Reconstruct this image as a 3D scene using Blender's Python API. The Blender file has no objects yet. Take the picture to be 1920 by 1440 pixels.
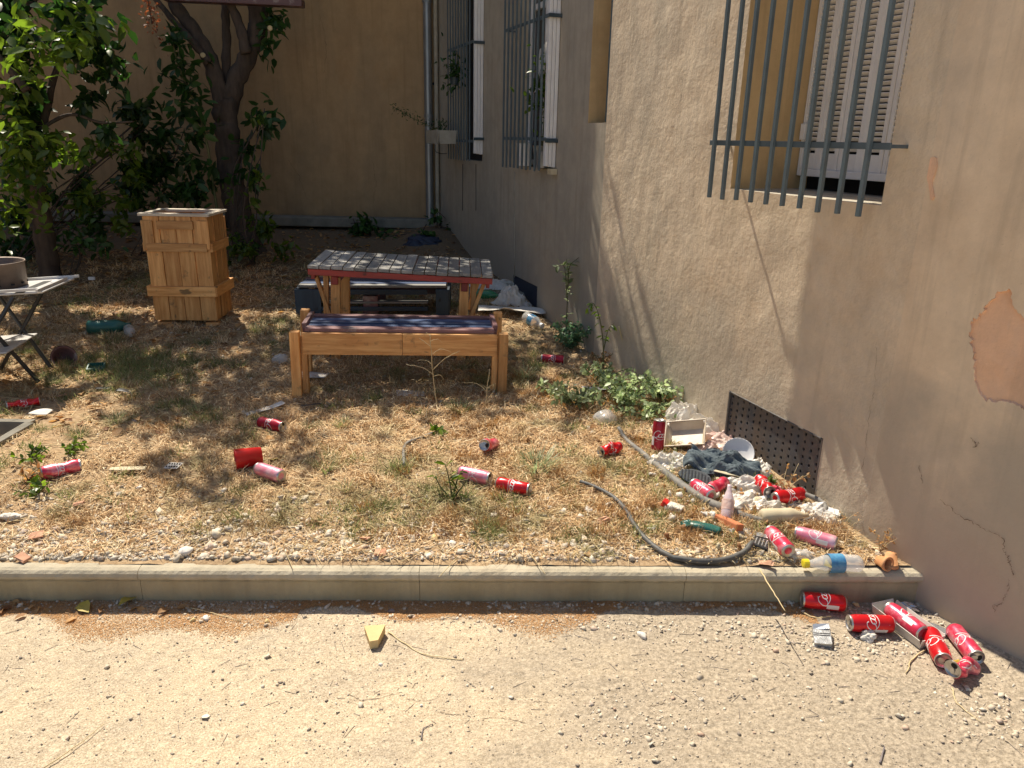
import bpy, math, random
import numpy as np
from mathutils import Vector, Matrix
R = math.radians
rng = np.random.default_rng(7); random.seed(7)
sc = bpy.context.scene; col = sc.collection

# ------------------------------------------------------------------ camera
PITCH, ROLL, F = R(18.2), R(1.2), 1400.0
CAM = np.array([0, 0, 1.53])
FW = np.array([0, math.cos(PITCH), -math.sin(PITCH)]); RT0 = np.array([1.0, 0, 0]); UP0 = np.cross(RT0, FW)
RT = RT0*math.cos(ROLL)+UP0*math.sin(ROLL); UP = UP0*math.cos(ROLL)-RT0*math.sin(ROLL)
cd = bpy.data.cameras.new('camera'); cam = bpy.data.objects.new('camera', cd); col.objects.link(cam)
cd.sensor_width = 36; cd.lens = F/1920*36; cd.clip_end = 500; cd.clip_start = .05
M = Matrix((RT, UP, -FW)).transposed().to_4x4(); M.translation = Vector(CAM); cam.matrix_world = M
sc.camera = cam
# ------------------------------------------------------------------ light
SAZ, SEL = R(-29.6), R(55.8)
SUN = np.array([math.sin(SAZ)*math.cos(SEL), math.cos(SAZ)*math.cos(SEL), math.sin(SEL)])
w = bpy.data.worlds.new('World'); sc.world = w; w.use_nodes = True
nt = w.node_tree; bg = nt.nodes['Background']; sk = nt.nodes.new('ShaderNodeTexSky')
sk.sky_type = 'NISHITA'; sk.sun_disc = False; sk.sun_elevation = SEL; sk.sun_rotation = SAZ
nt.links.new(sk.outputs[0], bg.inputs[0]); bg.inputs[1].default_value = .10
sl = bpy.data.lights.new('sun', 'SUN'); sl.energy = 5.0; sl.angle = R(.53); sl.color = (1, .91, .76)
so = bpy.data.objects.new('sun', sl); col.objects.link(so)
so.rotation_euler = Vector(SUN).to_track_quat('Z', 'Y').to_euler(); so.location = (0, 0, 12)
sc.view_settings.view_transform = 'Standard'; sc.view_settings.look = 'None'
sc.view_settings.exposure = 0.62; sc.view_settings.gamma = 1; sc.view_settings.use_curve_mapping = False
sc.render.engine = 'CYCLES'
sc.cycles.max_bounces = 6; sc.cycles.transparent_max_bounces = 8

# ------------------------------------------------------------------ terrain heights and surveying helpers
PR = [(2.2, .122), (2.6, .15), (3, .17), (4.7, .2), (5.6, .29), (7.2, .43), (8.35, .57), (12, .6)]
PY = [a for a, _ in PR]; PZ = [b for _, b in PR]
def sines(seed, n, f0, f1):
    r = np.random.default_rng(seed); a = r.uniform(0, 6.28, n); f = np.exp(r.uniform(np.log(f0), np.log(f1), n))
    return r.uniform(0, 6.28, n), f*np.cos(a), f*np.sin(a), (f0/f)**.8
def wob(x, y, S):
    x = np.asarray(x, float); y = np.asarray(y, float); o = np.zeros(np.broadcast(x, y).shape)
    for p, fx, fy, a in zip(*S): o = o+a*np.sin(p+fx*x+fy*y)
    return o/math.sqrt(len(S[0]))
S1 = sines(1, 24, 3, 22); S2 = sines(2, 40, 20, 130); S3 = sines(3, 20, 1.5, 9)
PIT = (-3.3, -2.3, 2.98, 3.36)
def ks(x, y): return .032*(np.asarray(x, float)+1.7)*np.clip((3.2-np.asarray(y, float))/.9, 0, 1)
def gz(x, y):
    x = np.asarray(x, float); y = np.asarray(y, float)
    h = np.interp(y, PY, PZ)+.012*wob(x, y, S1)*np.clip((y-2.25)/.5, 0, 1)+.005*wob(x, y, S2)
    heap = np.exp(-((x-(-.85))**2+(y-7.8)**2)/.25)*.1+np.exp(-((x-.05)**2+(y-6.1)**2)/.12)*.03
    h = h+heap
    inp = (x > PIT[0])*(x < PIT[1])*(y > PIT[2])*(y < PIT[3])
    return h-inp*.13
def pz(x, y):
    return .004*wob(x, y, S3)+.0018*wob(x, y, S2)
def ray(x, y): return FW+RT*(x-960)/F-UP*(y-720)/F
def onz(x, y, h): r = ray(x, y); return CAM+r*((h-CAM[2])/r[2])
def G(x, y, dz=0):                     # pixel of the survey photo -> point on the garden soil
    h = .2
    for _ in range(40):
        p = onz(x, y, h); h = .5*h+.5*(float(np.interp(p[1], PY, PZ))+dz)
    return onz(x, y, h)
def Lp(x, y, dz=0): return onz(x, y, dz)   # on the lower path
def HY(x, y, Y): r = ray(x, y); return CAM+r*(Y/r[1])
KW, C0 = .37, 2.25
WD = np.array([-KW, 1, 0])/math.hypot(KW, 1); WN = np.array([-1, -KW, 0])/math.hypot(KW, 1)
WB = np.array([C0-KW*2.5, 2.5, 0])
Y2 = R(-30.5); D2 = np.array([-math.sin(Y2), -math.cos(Y2), 0]); N2 = np.array([-math.cos(Y2), math.sin(Y2), 0])
def wp(s, o, h): return WB+WD*s+WN*o+np.array([0, 0, h])       # point by the long wall
def wp2(s, o, h):                      # the wall turns away gradually over its first 20 cm
    t = min(max(s, 0), .2)/.2; y = R(-20.3)+(Y2-R(-20.3))*t; ym = R(-20.3)+(Y2-R(-20.3))*t/2; sa = min(max(s, 0), .2)
    p = WB+np.array([-math.sin(ym), -math.cos(ym), 0])*sa+D2*max(0, s-.2); n = np.array([-math.cos(y), math.sin(y), 0]); return p+n*o+np.array([0, 0, h])
def onwall2(x, y):
    Q = wp2(.2, 0, 0); r = ray(x, y); t = ((Q-CAM)@N2)/(r@N2); p = CAM+r*t; return (p-Q)@D2+.2, p[2]
def onwall1(x, y, off=0):
    r = ray(x, y); t = ((WB+WN*off-CAM)@WN)/(r@WN); p = CAM+r*t; return (p-WB)@WD, p[2]

# ------------------------------------------------------------------ materials
def nd(nt, t, **k):
    n = nt.nodes.new(t)
    for a, b in k.items(): setattr(n, a, b)
    return n
def coords(nt, stretch=(1, 1, 1), objrand=False, space='Object'):
    tc = nd(nt, 'ShaderNodeTexCoord'); mp = nd(nt, 'ShaderNodeMapping'); mp.inputs['Scale'].default_value = stretch
    nt.links.new(tc.outputs[space], mp.inputs[0]); out = mp.outputs[0]
    if objrand:
        oi = nd(nt, 'ShaderNodeObjectInfo'); ml = nd(nt, 'ShaderNodeMath', operation='MULTIPLY'); ml.inputs[1].default_value = 37
        nt.links.new(oi.outputs['Random'], ml.inputs[0]); ad = nd(nt, 'ShaderNodeVectorMath', operation='ADD')
        nt.links.new(out, ad.inputs[0]); nt.links.new(ml.outputs[0], ad.inputs[1]); out = ad.outputs[0]
    return out
def noise(nt, vec, scale, detail=4, rough=.6):
    n = nd(nt, 'ShaderNodeTexNoise'); n.inputs['Scale'].default_value = scale; n.inputs['Detail'].default_value = detail
    n.inputs['Roughness'].default_value = rough
    if vec: nt.links.new(vec, n.inputs['Vector'])
    return n.outputs['Fac']
def ramp(nt, fac, stops):
    r = nd(nt, 'ShaderNodeValToRGB'); e = r.color_ramp.elements
    while len(e) < len(stops): e.new(.5)
    for el, (p, c) in zip(e, stops): el.position = p; el.color = (*c, 1) if len(c) == 3 else c
    nt.links.new(fac, r.inputs[0]); return r.outputs[0]
def mix(nt, fac, a, b, mode='MIX'):
    m = nd(nt, 'ShaderNodeMix', data_type='RGBA', blend_type=mode)
    if isinstance(fac, (int, float)): m.inputs[0].default_value = fac
    else: nt.links.new(fac, m.inputs[0])
    for i, v in ((6, a), (7, b)):
        if isinstance(v, tuple): m.inputs[i].default_value = (*v, 1)
        else: nt.links.new(v, m.inputs[i])
    return m.outputs[2]
def newmat(name):
    m = bpy.data.materials.new(name); m.use_nodes = True; n = m.node_tree
    return m, n, n.nodes['Principled BSDF']
def bump(n, b, h, strength=.5, dist=.01):
    bp = nd(n, 'ShaderNodeBump'); bp.inputs['Strength'].default_value = strength; bp.inputs['Distance'].default_value = dist
    n.links.new(h, bp.inputs['Height']); n.links.new(bp.outputs[0], b.inputs['Normal']); return bp
def simple(name, c1, c2=None, scale=8, rough=.6, bs=0, bscale=60, metal=0, island=False, stretch=(1, 1, 1), trans=0, alpha=1, objrand=True, spec=.5, coat=0):
    m, n, b = newmat(name); v = coords(n, stretch, objrand)
    c2 = c2 or tuple(x*.75 for x in c1)
    if island:
        g = nd(n, 'ShaderNodeNewGeometry'); f = g.outputs['Random Per Island']
    else: f = noise(n, v, scale, 6)
    c = ramp(n, f, [(.3 if not island else 0, c1), (.7 if not island else 1, c2)])
    n.links.new(c, b.inputs['Base Color']); b.inputs['Roughness'].default_value = rough; b.inputs['Metallic'].default_value = metal
    b.inputs['Specular IOR Level'].default_value = spec; b.inputs['Coat Weight'].default_value = coat
    if trans: b.inputs['Transmission Weight'].default_value = trans
    if alpha < 1: b.inputs['Alpha'].default_value = alpha
    if bs: bump(n, b, noise(n, v, bscale, 5), bs, .004)
    return m
def wood(name, c1, c2, axis, rough=.6, stain=None):
    m, n, b = newmat(name); st = [14, 14, 14]; st[axis] = 1.2; v = coords(n, tuple(st), True)
    f = noise(n, v, 3.0, 8, .65); c = ramp(n, f, [(.32, c1), (.62, c2), (.75, tuple(x*.45 for x in c1))])
    st2 = [5, 5, 5]; st2[axis] = 2.5; kn = noise(n, coords(n, tuple(st2), True), 4.0, 2, .5)
    c = mix(n, ramp(n, kn, [(.68, (0, 0, 0)), (.74, (1, 1, 1))]), c, tuple(x*.25 for x in c1))
    oi = nd(n, 'ShaderNodeObjectInfo'); hv = nd(n, 'ShaderNodeHueSaturation'); mr = nd(n, 'ShaderNodeMapRange')
    mr.inputs['To Min'].default_value = .6; mr.inputs['To Max'].default_value = 1.2
    n.links.new(oi.outputs['Random'], mr.inputs[0]); n.links.new(mr.outputs[0], hv.inputs['Value']); n.links.new(c, hv.inputs['Color']); c = hv.outputs[0]
    if stain:
        s = noise(n, coords(n, (1, 1, 1), True), 9, 5, .7); c = mix(n, ramp(n, s, [(stain[1], (0, 0, 0)), (stain[1]+.12, (1, 1, 1))]), c, stain[0])
    n.links.new(c, b.inputs['Base Color']); b.inputs['Roughness'].default_value = rough
    bump(n, b, f, .35, .003); return m
def leafmat(name, c1, c2, trans=.45, rough=.38):
    m, n, b = newmat(name); g = nd(n, 'ShaderNodeNewGeometry')
    c = ramp(n, g.outputs['Random Per Island'], [(0, c1), (.6, c2), (1, tuple(min(1, x*1.5) for x in c2))])
    oi = nd(n, 'ShaderNodeObjectInfo'); hv = nd(n, 'ShaderNodeHueSaturation'); mr = nd(n, 'ShaderNodeMapRange')
    mr.inputs['To Min'].default_value = .7; mr.inputs['To Max'].default_value = 1.35
    n.links.new(oi.outputs['Random'], mr.inputs[0]); n.links.new(mr.outputs[0], hv.inputs['Value']); n.links.new(c, hv.inputs['Color']); c = hv.outputs[0]
    n.links.new(c, b.inputs['Base Color']); b.inputs['Roughness'].default_value = rough
    tr = nd(n, 'ShaderNodeBsdfTranslucent'); ms = nd(n, 'ShaderNodeMixShader'); ms.inputs[0].default_value = trans
    h2 = nd(n, 'ShaderNodeHueSaturation'); h2.inputs['Saturation'].default_value = 1.1; h2.inputs['Value'].default_value = 1.7
    n.links.new(c, h2.inputs['Color']); n.links.new(h2.outputs[0], tr.inputs[0])
    n.links.new(b.outputs[0], ms.inputs[1]); n.links.new(tr.outputs[0], ms.inputs[2])
    n.links.new(ms.outputs[0], n.nodes['Material Output'].inputs[0]); return m

def plaster(name, a, b_, c_, bump_s, scratch=0, low=None):
    m, n, b = newmat(name); v = coords(n, (1, 1, 1)); vs = coords(n, (1.6, 1.6, .55))
    f = noise(n, vs, 1.6, 7, .62); c = ramp(n, f, [(.36, a), (.5, b_), (.62, c_)])
    f2 = noise(n, v, 7, 6, .7); bl = noise(n, coords(n, (1, 1, .8)), .9, 5, .65); c = mix(n, ramp(n, bl, [(.46, (0, 0, 0)), (.62, (.6, .6, .6))]), c, tuple(x*k for x, k in zip(b_, (.66, .70, .76))))
    br = noise(n, coords(n, (1.2, 1, 1.1)), 2.3, 6, .7); c = mix(n, ramp(n, br, [(.54, (0, 0, 0)), (.66, (.55, .55, .55))]), c, tuple(x*k for x, k in zip(b_, (.80, .70, .60))))
    c = mix(n, .45, c, ramp(n, f2, [(.3, tuple(x*.72 for x in b_)), (.7, tuple(min(1, x*1.15) for x in b_))]), 'MIX')
    st = noise(n, coords(n, (9, 9, .5)), 2.2, 5, .6)
    c = mix(n, ramp(n, st, [(.52, (0, 0, 0)), (.72, (.55, .55, .55))]), c, tuple(x*.62 for x in b_))
    sp = noise(n, v, 160, 2, .5); c = mix(n, ramp(n, sp, [(.7, (0, 0, 0)), (.74, (.35, .35, .35))]), c, tuple(x*.45 for x in b_))
    if low:
        tc = nd(n, 'ShaderNodeTexCoord'); sx = nd(n, 'ShaderNodeSeparateXYZ'); n.links.new(tc.outputs['Object'], sx.inputs[0])
        ad = nd(n, 'ShaderNodeMath', operation='MULTIPLY_ADD'); n.links.new(noise(n, v, 3, 5), ad.inputs[0]); ad.inputs[1].default_value = -1.1
        n.links.new(sx.outputs[2], ad.inputs[2])
        c = mix(n, ramp(n, ad.outputs[0], [(.0, (.75, .75, .75)), (.35, (0, 0, 0))]), c, low)
    n.links.new(c, b.inputs['Base Color']); b.inputs['Roughness'].default_value = .9; b.inputs['Specular IOR Level'].default_value = .2
    h = noise(n, coords(n, (1, 1, 1)), 34, 8, .68); h2 = noise(n, coords(n, (1, 1, .7)), 9, 4, .55)
    m1 = nd(n, 'ShaderNodeMath', operation='MULTIPLY_ADD'); n.links.new(h2, m1.inputs[0]); m1.inputs[1].default_value = 2.0; n.links.new(h, m1.inputs[2])
    bump(n, b, m1.outputs[0], bump_s, .006); return m

MT = {}
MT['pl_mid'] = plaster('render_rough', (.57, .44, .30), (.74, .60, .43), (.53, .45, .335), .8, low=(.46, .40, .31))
MT['pl_right'] = plaster('render_brown', (.60, .45, .30), (.75, .59, .41), (.60, .49, .36), .3, low=(.40, .345, .27))
MT['pl_ochre'] = plaster('render_ochre', (.58, .40, .20), (.62, .44, .23), (.52, .36, .19), .08)
MT['pl_back'] = plaster('render_back_wall', (.36, .225, .115), (.45, .295, .155), (.34, .235, .135), .1, low=(.22, .15, .09))
MT['patch'] = plaster('bare_patch', (.74, .43, .25), (.82, .52, .33), (.62, .46, .34), .6)
MT['crack'] = simple('crack', (.16, .11, .07), (.10, .07, .05), rough=1)
MT['concrete'] = simple('concrete', (.46, .42, .34), (.33, .29, .22), 11, .9, .5, 120)
MT['concrete_old'] = simple('old_concrete', (.24, .22, .18), (.15, .14, .11), 9, .95, .5, 90)
MT['kerb'] = plaster('kerb_concrete', (.36, .29, .165), (.44, .365, .23), (.31, .25, .145), .5)
MT['kerb_top'] = plaster('kerb_nosing', (.40, .345, .24), (.48, .42, .31), (.36, .31, .215), .7)
MT['steel'] = simple('painted_steel', (.10, .135, .15), (.075, .10, .115), 14, .45, .2, 200)
MT['steel_dark'] = simple('dark_painted_steel', (.045, .07, .085), (.03, .05, .06), 14, .5)
MT['grate'] = simple('vent_metal', (.085, .09, .10), (.13, .105, .085), 7, .5, .3, 60, metal=.2, stretch=(3, 3, .7))
MT['navy'] = simple('navy_painted_metal', (.012, .018, .045), (.02, .03, .05), 7, .5)
MT['white'] = simple('white_shutter_paint', (.80, .79, .77), (.70, .68, .66), 9, .45, .1, 50)
MT['zinc'] = simple('zinc', (.32, .33, .34), (.22, .23, .24), 9, .4, .1, 60, metal=.6, stretch=(2, 2, .5))
MT['black'] = simple('dark_void', (.012, .012, .014), (.006, .006, .008), 3, .8)
MT['glass'] = simple('window_glass', (.03, .035, .04), (.02, .02, .03), 3, .06)
for a, nm in enumerate('xyz'):
    MT['pine'+nm] = wood('pine_'+nm, (.82, .46, .17), (.54, .235, .065), a, .5, ((.22, .12, .05), .6))
    MT['cream'+nm] = wood('pale_plank_'+nm, (.62, .54, .42), (.50, .42, .32), a, .6)
    MT['grey'+nm] = wood('grey_plank_'+nm, (.38, .365, .335), (.25, .24, .22), a, .7, ((.28, .13, .11), .68))
    MT['blue'+nm] = wood('blue_plank_'+nm, (.03, .06, .15), (.07, .11, .21), a, .4)
    MT['navyw'+nm] = wood('navy_plank_'+nm, (.010, .028, .055), (.02, .045, .075), a, .45)
    MT['redw'+nm] = wood('red_plank_'+nm, (.33, .022, .018), (.24, .02, .015), a, .45)
    MT['plum'+nm] = wood('plum_plank_'+nm, (.15, .065, .065), (.20, .10, .10), a, .5, ((.30, .24, .22), .56))
MT['bark'] = simple('bark', (.11, .08, .06), (.035, .026, .022), 7, .95, 1.0, 30, stretch=(2, 2, .45), objrand=False)
MT['stem'] = simple('green_stem', (.16, .14, .06), (.08, .09, .03), 10, .8)
MT['drystem'] = simple('dry_stem', (.62, .50, .28), (.48, .37, .2), 10, .8)
MT['leaf'] = leafmat('glossy_green_leaf', (.045, .095, .014), (.11, .17, .025), .5, .34)
MT['leafd'] = leafmat('dark_leaf', (.016, .045, .012), (.035, .085, .018), .35, .45)
MT['leafp'] = leafmat('pale_green_leaf', (.14, .19, .08), (.31, .37, .20), .4, .42)
MT['leafb'] = leafmat('bluish_green_leaf', (.05, .11, .06), (.10, .17, .09), .4, .5)
MT['dry'] = leafmat('dry_leaf', (.22, .10, .04), (.40, .24, .10), .3, .7)
MT['reddry'] = leafmat('dried_husk', (.10, .035, .02), (.22, .08, .04), .25, .7)
MT['grassg'] = leafmat('green_grass', (.085, .115, .04), (.19, .21, .085), .4, .6)
def strawmat():
    m, n, b = newmat('dry_straw'); g = nd(n, 'ShaderNodeNewGeometry'); v = coords(n, (1, 1, 1), False)
    a = ramp(n, g.outputs['Random Per Island'], [(0, (.20, .11, .05)), (.3, (.47, .28, .13)), (.65, (.70, .48, .25)), (1, (.84, .70, .45))])
    gr = ramp(n, g.outputs['Random Per Island'], [(0, (.08, .085, .035)), (.5, (.17, .175, .07)), (1, (.36, .33, .15))])
    f = noise(n, v, 2.4, 5, .65); c = mix(n, ramp(n, f, [(.52, (0, 0, 0)), (.62, (.75, .75, .75))]), a, gr)
    n.links.new(c, b.inputs['Base Color']); b.inputs['Roughness'].default_value = .8; b.inputs['Specular IOR Level'].default_value = .25; return m
MT['straw'] = strawmat()
MT['stone'] = simple('gravel', (.66, .58, .45), (.36, .27, .19), rough=.9, island=True)
def stonemat():
    m, n, b = newmat('gravel_mixed'); g = nd(n, 'ShaderNodeNewGeometry')
    c = ramp(n, g.outputs['Random Per Island'], [(0, (.30, .24, .17)), (.25, (.50, .42, .31)), (.6, (.62, .55, .43)), (.85, (.70, .65, .56)), (.93, (.50, .27, .17)), (1, (.30, .27, .25))])
    c = mix(n, .5, c, ramp(n, noise(n, coords(n), 60, 4), [(.3, (.35, .28, .2)), (.7, (.68, .6, .48))]), 'MIX')
    n.links.new(c, b.inputs['Base Color']); b.inputs['Roughness'].default_value = .9; return m
MT['stone'] = stonemat()
MT['pebd'] = simple('dark_pebble', (.16, .13, .11), (.42, .36, .28), rough=.9, island=True)
MT['orange'] = simple('orange_litter', (.33, .16, .06), (.54, .31, .13), rough=.9, island=True)
def soil():
    m, n, b = newmat('garden_soil'); v = coords(n)
    c = ramp(n, noise(n, v, 2.2, 8, .65), [(.3, (.27, .18, .105)), (.5, (.41, .275, .15)), (.7, (.54, .38, .21))])
    c = mix(n, .5, c, ramp(n, noise(n, v, 45, 6, .75), [(.35, (.16, .11, .07)), (.5, (.40, .29, .18)), (.66, (.62, .50, .34))]))
    tc = nd(n, 'ShaderNodeTexCoord'); sx = nd(n, 'ShaderNodeSeparateXYZ'); n.links.new(tc.outputs['Object'], sx.inputs[0])   # soil turns darker brown towards the back, edge broken by noise
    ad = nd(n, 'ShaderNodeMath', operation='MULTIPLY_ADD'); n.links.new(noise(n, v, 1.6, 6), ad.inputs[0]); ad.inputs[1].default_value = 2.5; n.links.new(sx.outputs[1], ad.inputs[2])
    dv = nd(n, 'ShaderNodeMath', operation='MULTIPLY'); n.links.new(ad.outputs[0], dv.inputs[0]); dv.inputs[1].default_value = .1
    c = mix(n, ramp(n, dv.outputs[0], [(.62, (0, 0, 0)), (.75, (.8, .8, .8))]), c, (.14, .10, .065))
    n.links.new(c, b.inputs['Base Color']); b.inputs['Roughness'].default_value = 1; b.inputs['Specular IOR Level'].default_value = .1
    bump(n, b, noise(n, v, 60, 8, .75), .8, .012); return m
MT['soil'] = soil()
def pathm():
    m, n, b = newmat('sandy_path'); v = coords(n)
    c = ramp(n, noise(n, v, 2.3, 8, .66), [(.35, (.27, .22, .165)), (.43, (.38, .315, .23)), (.5, (.52, .42, .28)), (.6, (.62, .49, .32)), (.72, (.50, .37, .23))])
    c = mix(n, .5, c, ramp(n, noise(n, v, 38, 7, .75), [(.33, (.24, .19, .13)), (.5, (.52, .42, .29)), (.66, (.80, .68, .50))]))
    c = mix(n, .42, c, ramp(n, noise(n, v, 210, 4, .7), [(.36, (.14, .105, .07)), (.5, (.50, .40, .28)), (.64, (.90, .78, .60))]))
    d = noise(n, v, 140, 3, .6); c = mix(n, ramp(n, d, [(.69, (0, 0, 0)), (.73, (.7, .7, .7))]), c, (.16, .12, .09))
    # grey trodden part to the right, near the wall
    tc = nd(n, 'ShaderNodeTexCoord'); sx = nd(n, 'ShaderNodeSeparateXYZ'); n.links.new(tc.outputs['Object'], sx.inputs[0])
    ad = nd(n, 'ShaderNodeMath', operation='MULTIPLY_ADD'); n.links.new(noise(n, v, 2.5, 6), ad.inputs[0]); ad.inputs[1].default_value = 2.2; n.links.new(sx.outputs[0], ad.inputs[2])
    dv = nd(n, 'ShaderNodeMath', operation='MULTIPLY'); n.links.new(ad.outputs[0], dv.inputs[0]); dv.inputs[1].default_value = .5
    c = mix(n, ramp(n, dv.outputs[0], [(.42, (0, 0, 0)), (.72, (.72, .72, .72))]), c, mix(n, ramp(n, noise(n, v, 70, 6, .75), [(.38, (0, 0, 0)), (.62, (1, 1, 1))]), (.17, .14, .105), (.50, .42, .32)))
    n.links.new(c, b.inputs['Base Color']); b.inputs['Roughness'].default_value = .95; b.inputs['Specular IOR Level'].default_value = .15
    f = noise(n, v, 75, 9, .72); f2 = noise(n, v, 12, 5, .6)
    m1 = nd(n, 'ShaderNodeMath', operation='MULTIPLY_ADD'); n.links.new(f2, m1.inputs[0]); m1.inputs[1].default_value = 2.2; n.links.new(f, m1.inputs[2])
    bump(n, b, m1.outputs[0], .8, .009); return m
MT['path'] = pathm()
def canmat(name, c, fade, rough=.3, fa=.5):
    m, n, b = newmat(name); v = coords(n, (1, 1, 1), True)
    k = mix(n, ramp(n, noise(n, v, 14, 6, .7), [(fa, (0, 0, 0)), (fa+.2, (1, 1, 1))]), c, fade)
    k = mix(n, ramp(n, noise(n, v, 90, 3, .6), [(.66, (0, 0, 0)), (.72, (.6, .6, .6))]), k, (.5, .42, .36))
    n.links.new(k, b.inputs['Base Color']); b.inputs['Roughness'].default_value = rough; b.inputs['Metallic'].default_value = .35; return m
MT['canr'] = canmat('red_can', (.62, .012, .018), (.5, .03, .03), .28, .6)
MT['cand'] = canmat('dark_red_can', (.36, .01, .03), (.3, .03, .06), .35, .55)
MT['canp'] = canmat('faded_pink_can', (.70, .035, .085), (.78, .34, .38), .32, .46)
MT['canw'] = canmat('bleached_can', (.74, .22, .30), (.78, .55, .58), .35, .46)
MT['alu'] = simple('aluminium', (.62, .61, .58), (.42, .40, .37), 22, .35, .1, 80, metal=.8)
MT['aluw'] = simple('can_print_white', (.78, .76, .74), (.66, .6, .58), 30, .5)
MT['hole'] = simple('can_opening', (.015, .01, .01), (.008, .008, .008), 5, .8)
MT['rubberd'] = simple('dark_hose', (.05, .05, .05), (.10, .095, .085), 30, .6, .2, 90, objrand=False)
MT['rubber'] = simple('grey_hose', (.12, .118, .11), (.24, .215, .18), 30, .7, .2, 90, objrand=False)
def bagmat(name, c1, c2):
    m, n, b = newmat(name); v = coords(n, (1, 1, 1), True); c = ramp(n, noise(n, v, 18, 6, .7), [(.38, c1), (.68, c2)]); n.links.new(c, b.inputs['Base Color']); b.inputs['Roughness'].default_value = .32
    f = nd(n, 'ShaderNodeTexVoronoi', feature='DISTANCE_TO_EDGE'); f.inputs['Scale'].default_value = 42; n.links.new(v, f.inputs['Vector']); bump(n, b, f.outputs['Distance'], .25, .01)
    tr = nd(n, 'ShaderNodeBsdfTranslucent'); n.links.new(c, tr.inputs[0]); ms = nd(n, 'ShaderNodeMixShader'); ms.inputs[0].default_value = .35
    n.links.new(b.outputs[0], ms.inputs[1]); n.links.new(tr.outputs[0], ms.inputs[2]); n.links.new(ms.outputs[0], n.nodes['Material Output'].inputs[0]); return m
MT['redp'] = simple('red_plastic', (.62, .012, .012), (.5, .01, .01), 5, .3)
MT['bag'] = bagmat('plastic_bag', (.88, .85, .79), (.74, .67, .56))
MT['bagp'] = bagmat('pinkish_bag', (.86, .72, .64), (.82, .56, .48))
MT['paper'] = simple('paper', (.68, .66, .61), (.55, .50, .43), 9, .8, .2, 50)
MT['clear'] = simple('clear_plastic', (.82, .82, .80), (.7, .7, .68), 5, .12, alpha=.38)
MT['clearp'] = simple('pink_clear_plastic', (.78, .66, .68), (.66, .52, .55), 5, .15, alpha=.7)
MT['towel'] = simple('blue_grey_towel', (.15, .185, .205), (.06, .08, .09), 40, 1, 1.0, 300)
MT['cream'] = simple('cream_foam', (.58, .50, .34), (.44, .37, .24), 6, .8, .2, 40)
MT['sole'] = simple('rubber_sole', (.10, .11, .115), (.05, .055, .06), 30, .8, .6, 100)
MT['teal'] = simple('dark_green_glass', (.012, .085, .07), (.02, .12, .10), 20, .3, .4, 50)
MT['greenb'] = simple('green_bottle', (.02, .16, .06), (.05, .22, .10), 12, .2)
MT['brick'] = simple('orange_brick', (.58, .20, .08), (.42, .14, .06), 20, .8, .3, 80)
MT['shard'] = simple('tile_shard', (.46, .22, .13), (.56, .34, .22), 30, .9, .3, 80)
MT['traym'] = simple('dirty_tray', (.62, .53, .41), (.44, .34, .23), 9, .5, .2, 50)
MT['terra'] = simple('terracotta', (.52, .22, .08), (.60, .33, .16), 12, .8, .3, 70)
MT['yellow'] = simple('yellow_plastic', (.75, .62, .03), (.65, .5, .03), 8, .35)
MT['yleaf'] = simple('yellow_leaf', (.50, .42, .06), (.35, .25, .05), 20, .6)
MT['bluel'] = simple('blue_label', (.03, .14, .33), (.12, .35, .5), 34, .4)
MT['silver'] = simple('silver_foil', (.66, .67, .68), (.42, .44, .46), 28, .25, .3, 60, metal=.7)
MT['blackp'] = simple('black_plastic', (.02, .02, .022), (.04, .04, .04), 9, .4)
MT['sand'] = simple('yellow_stone', (.66, .50, .24), (.58, .42, .2), 12, .9, .5, 60)
MT['whites'] = simple('white_stone', (.74, .70, .64), (.62, .56, .48), 14, .85, .4, 50)
MT['darks'] = simple('dark_stone', (.13, .12, .14), (.22, .18, .16), 30, .85, .5, 60)
MT['tabletop'] = simple('worn_white_tray', (.70, .69, .67), (.45, .43, .41), 8, .35, .1, 60)
MT['rust'] = simple('rusty_metal', (.22, .16, .12), (.12, .09, .07), 9, .6, .3, 60, metal=.3)
MT['greenleafbig'] = MT['leaf']

# ------------------------------------------------------------------ mesh helpers
def mesh(name, V, Fc, mat, parent=None, smooth=False, loc=None):
    me = bpy.data.meshes.new(name); V = np.asarray(V, np.float32).reshape(-1, 3)
    if isinstance(Fc, np.ndarray):
        k = Fc.shape[1]; n = len(Fc)
        me.vertices.add(len(V)); me.vertices.foreach_set('co', V.ravel())
        me.loops.add(n*k); me.loops.foreach_set('vertex_index', Fc.astype(np.int32).ravel())
        me.polygons.add(n); me.polygons.foreach_set('loop_start', np.arange(0, n*k, k, dtype=np.int32))
        me.update(calc_edges=True); me.validate()
    else:
        me.from_pydata([tuple(map(float, v)) for v in V], [], [tuple(int(i) for i in f) for f in Fc]); me.update()
    if smooth: me.polygons.foreach_set('use_smooth', np.ones(len(me.polygons), bool))
    for m in (mat if isinstance(mat, (list, tuple)) else [mat]): me.materials.append(MT[m] if isinstance(m, str) else m)
    o = bpy.data.objects.new(name, me); col.objects.link(o)
    if parent: o.parent = parent
    if loc is not None: o.location = loc
    return o
def T(o, label, cat, group=None, kind=None):
    o['label'] = label; o['category'] = cat
    if group: o['group'] = group
    if kind: o['kind'] = kind
    return o
def struct(o, label=None):
    o['kind'] = 'structure'
    if label: o['label'] = label
    return o
def empty(name, loc=(0, 0, 0), rz=0, rot=None):
    o = bpy.data.objects.new(name, None); col.objects.link(o); o.location = tuple(map(float, loc)); o.empty_display_size = .1
    o.rotation_euler = rot or (0, 0, rz); return o
CB = None
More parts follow.
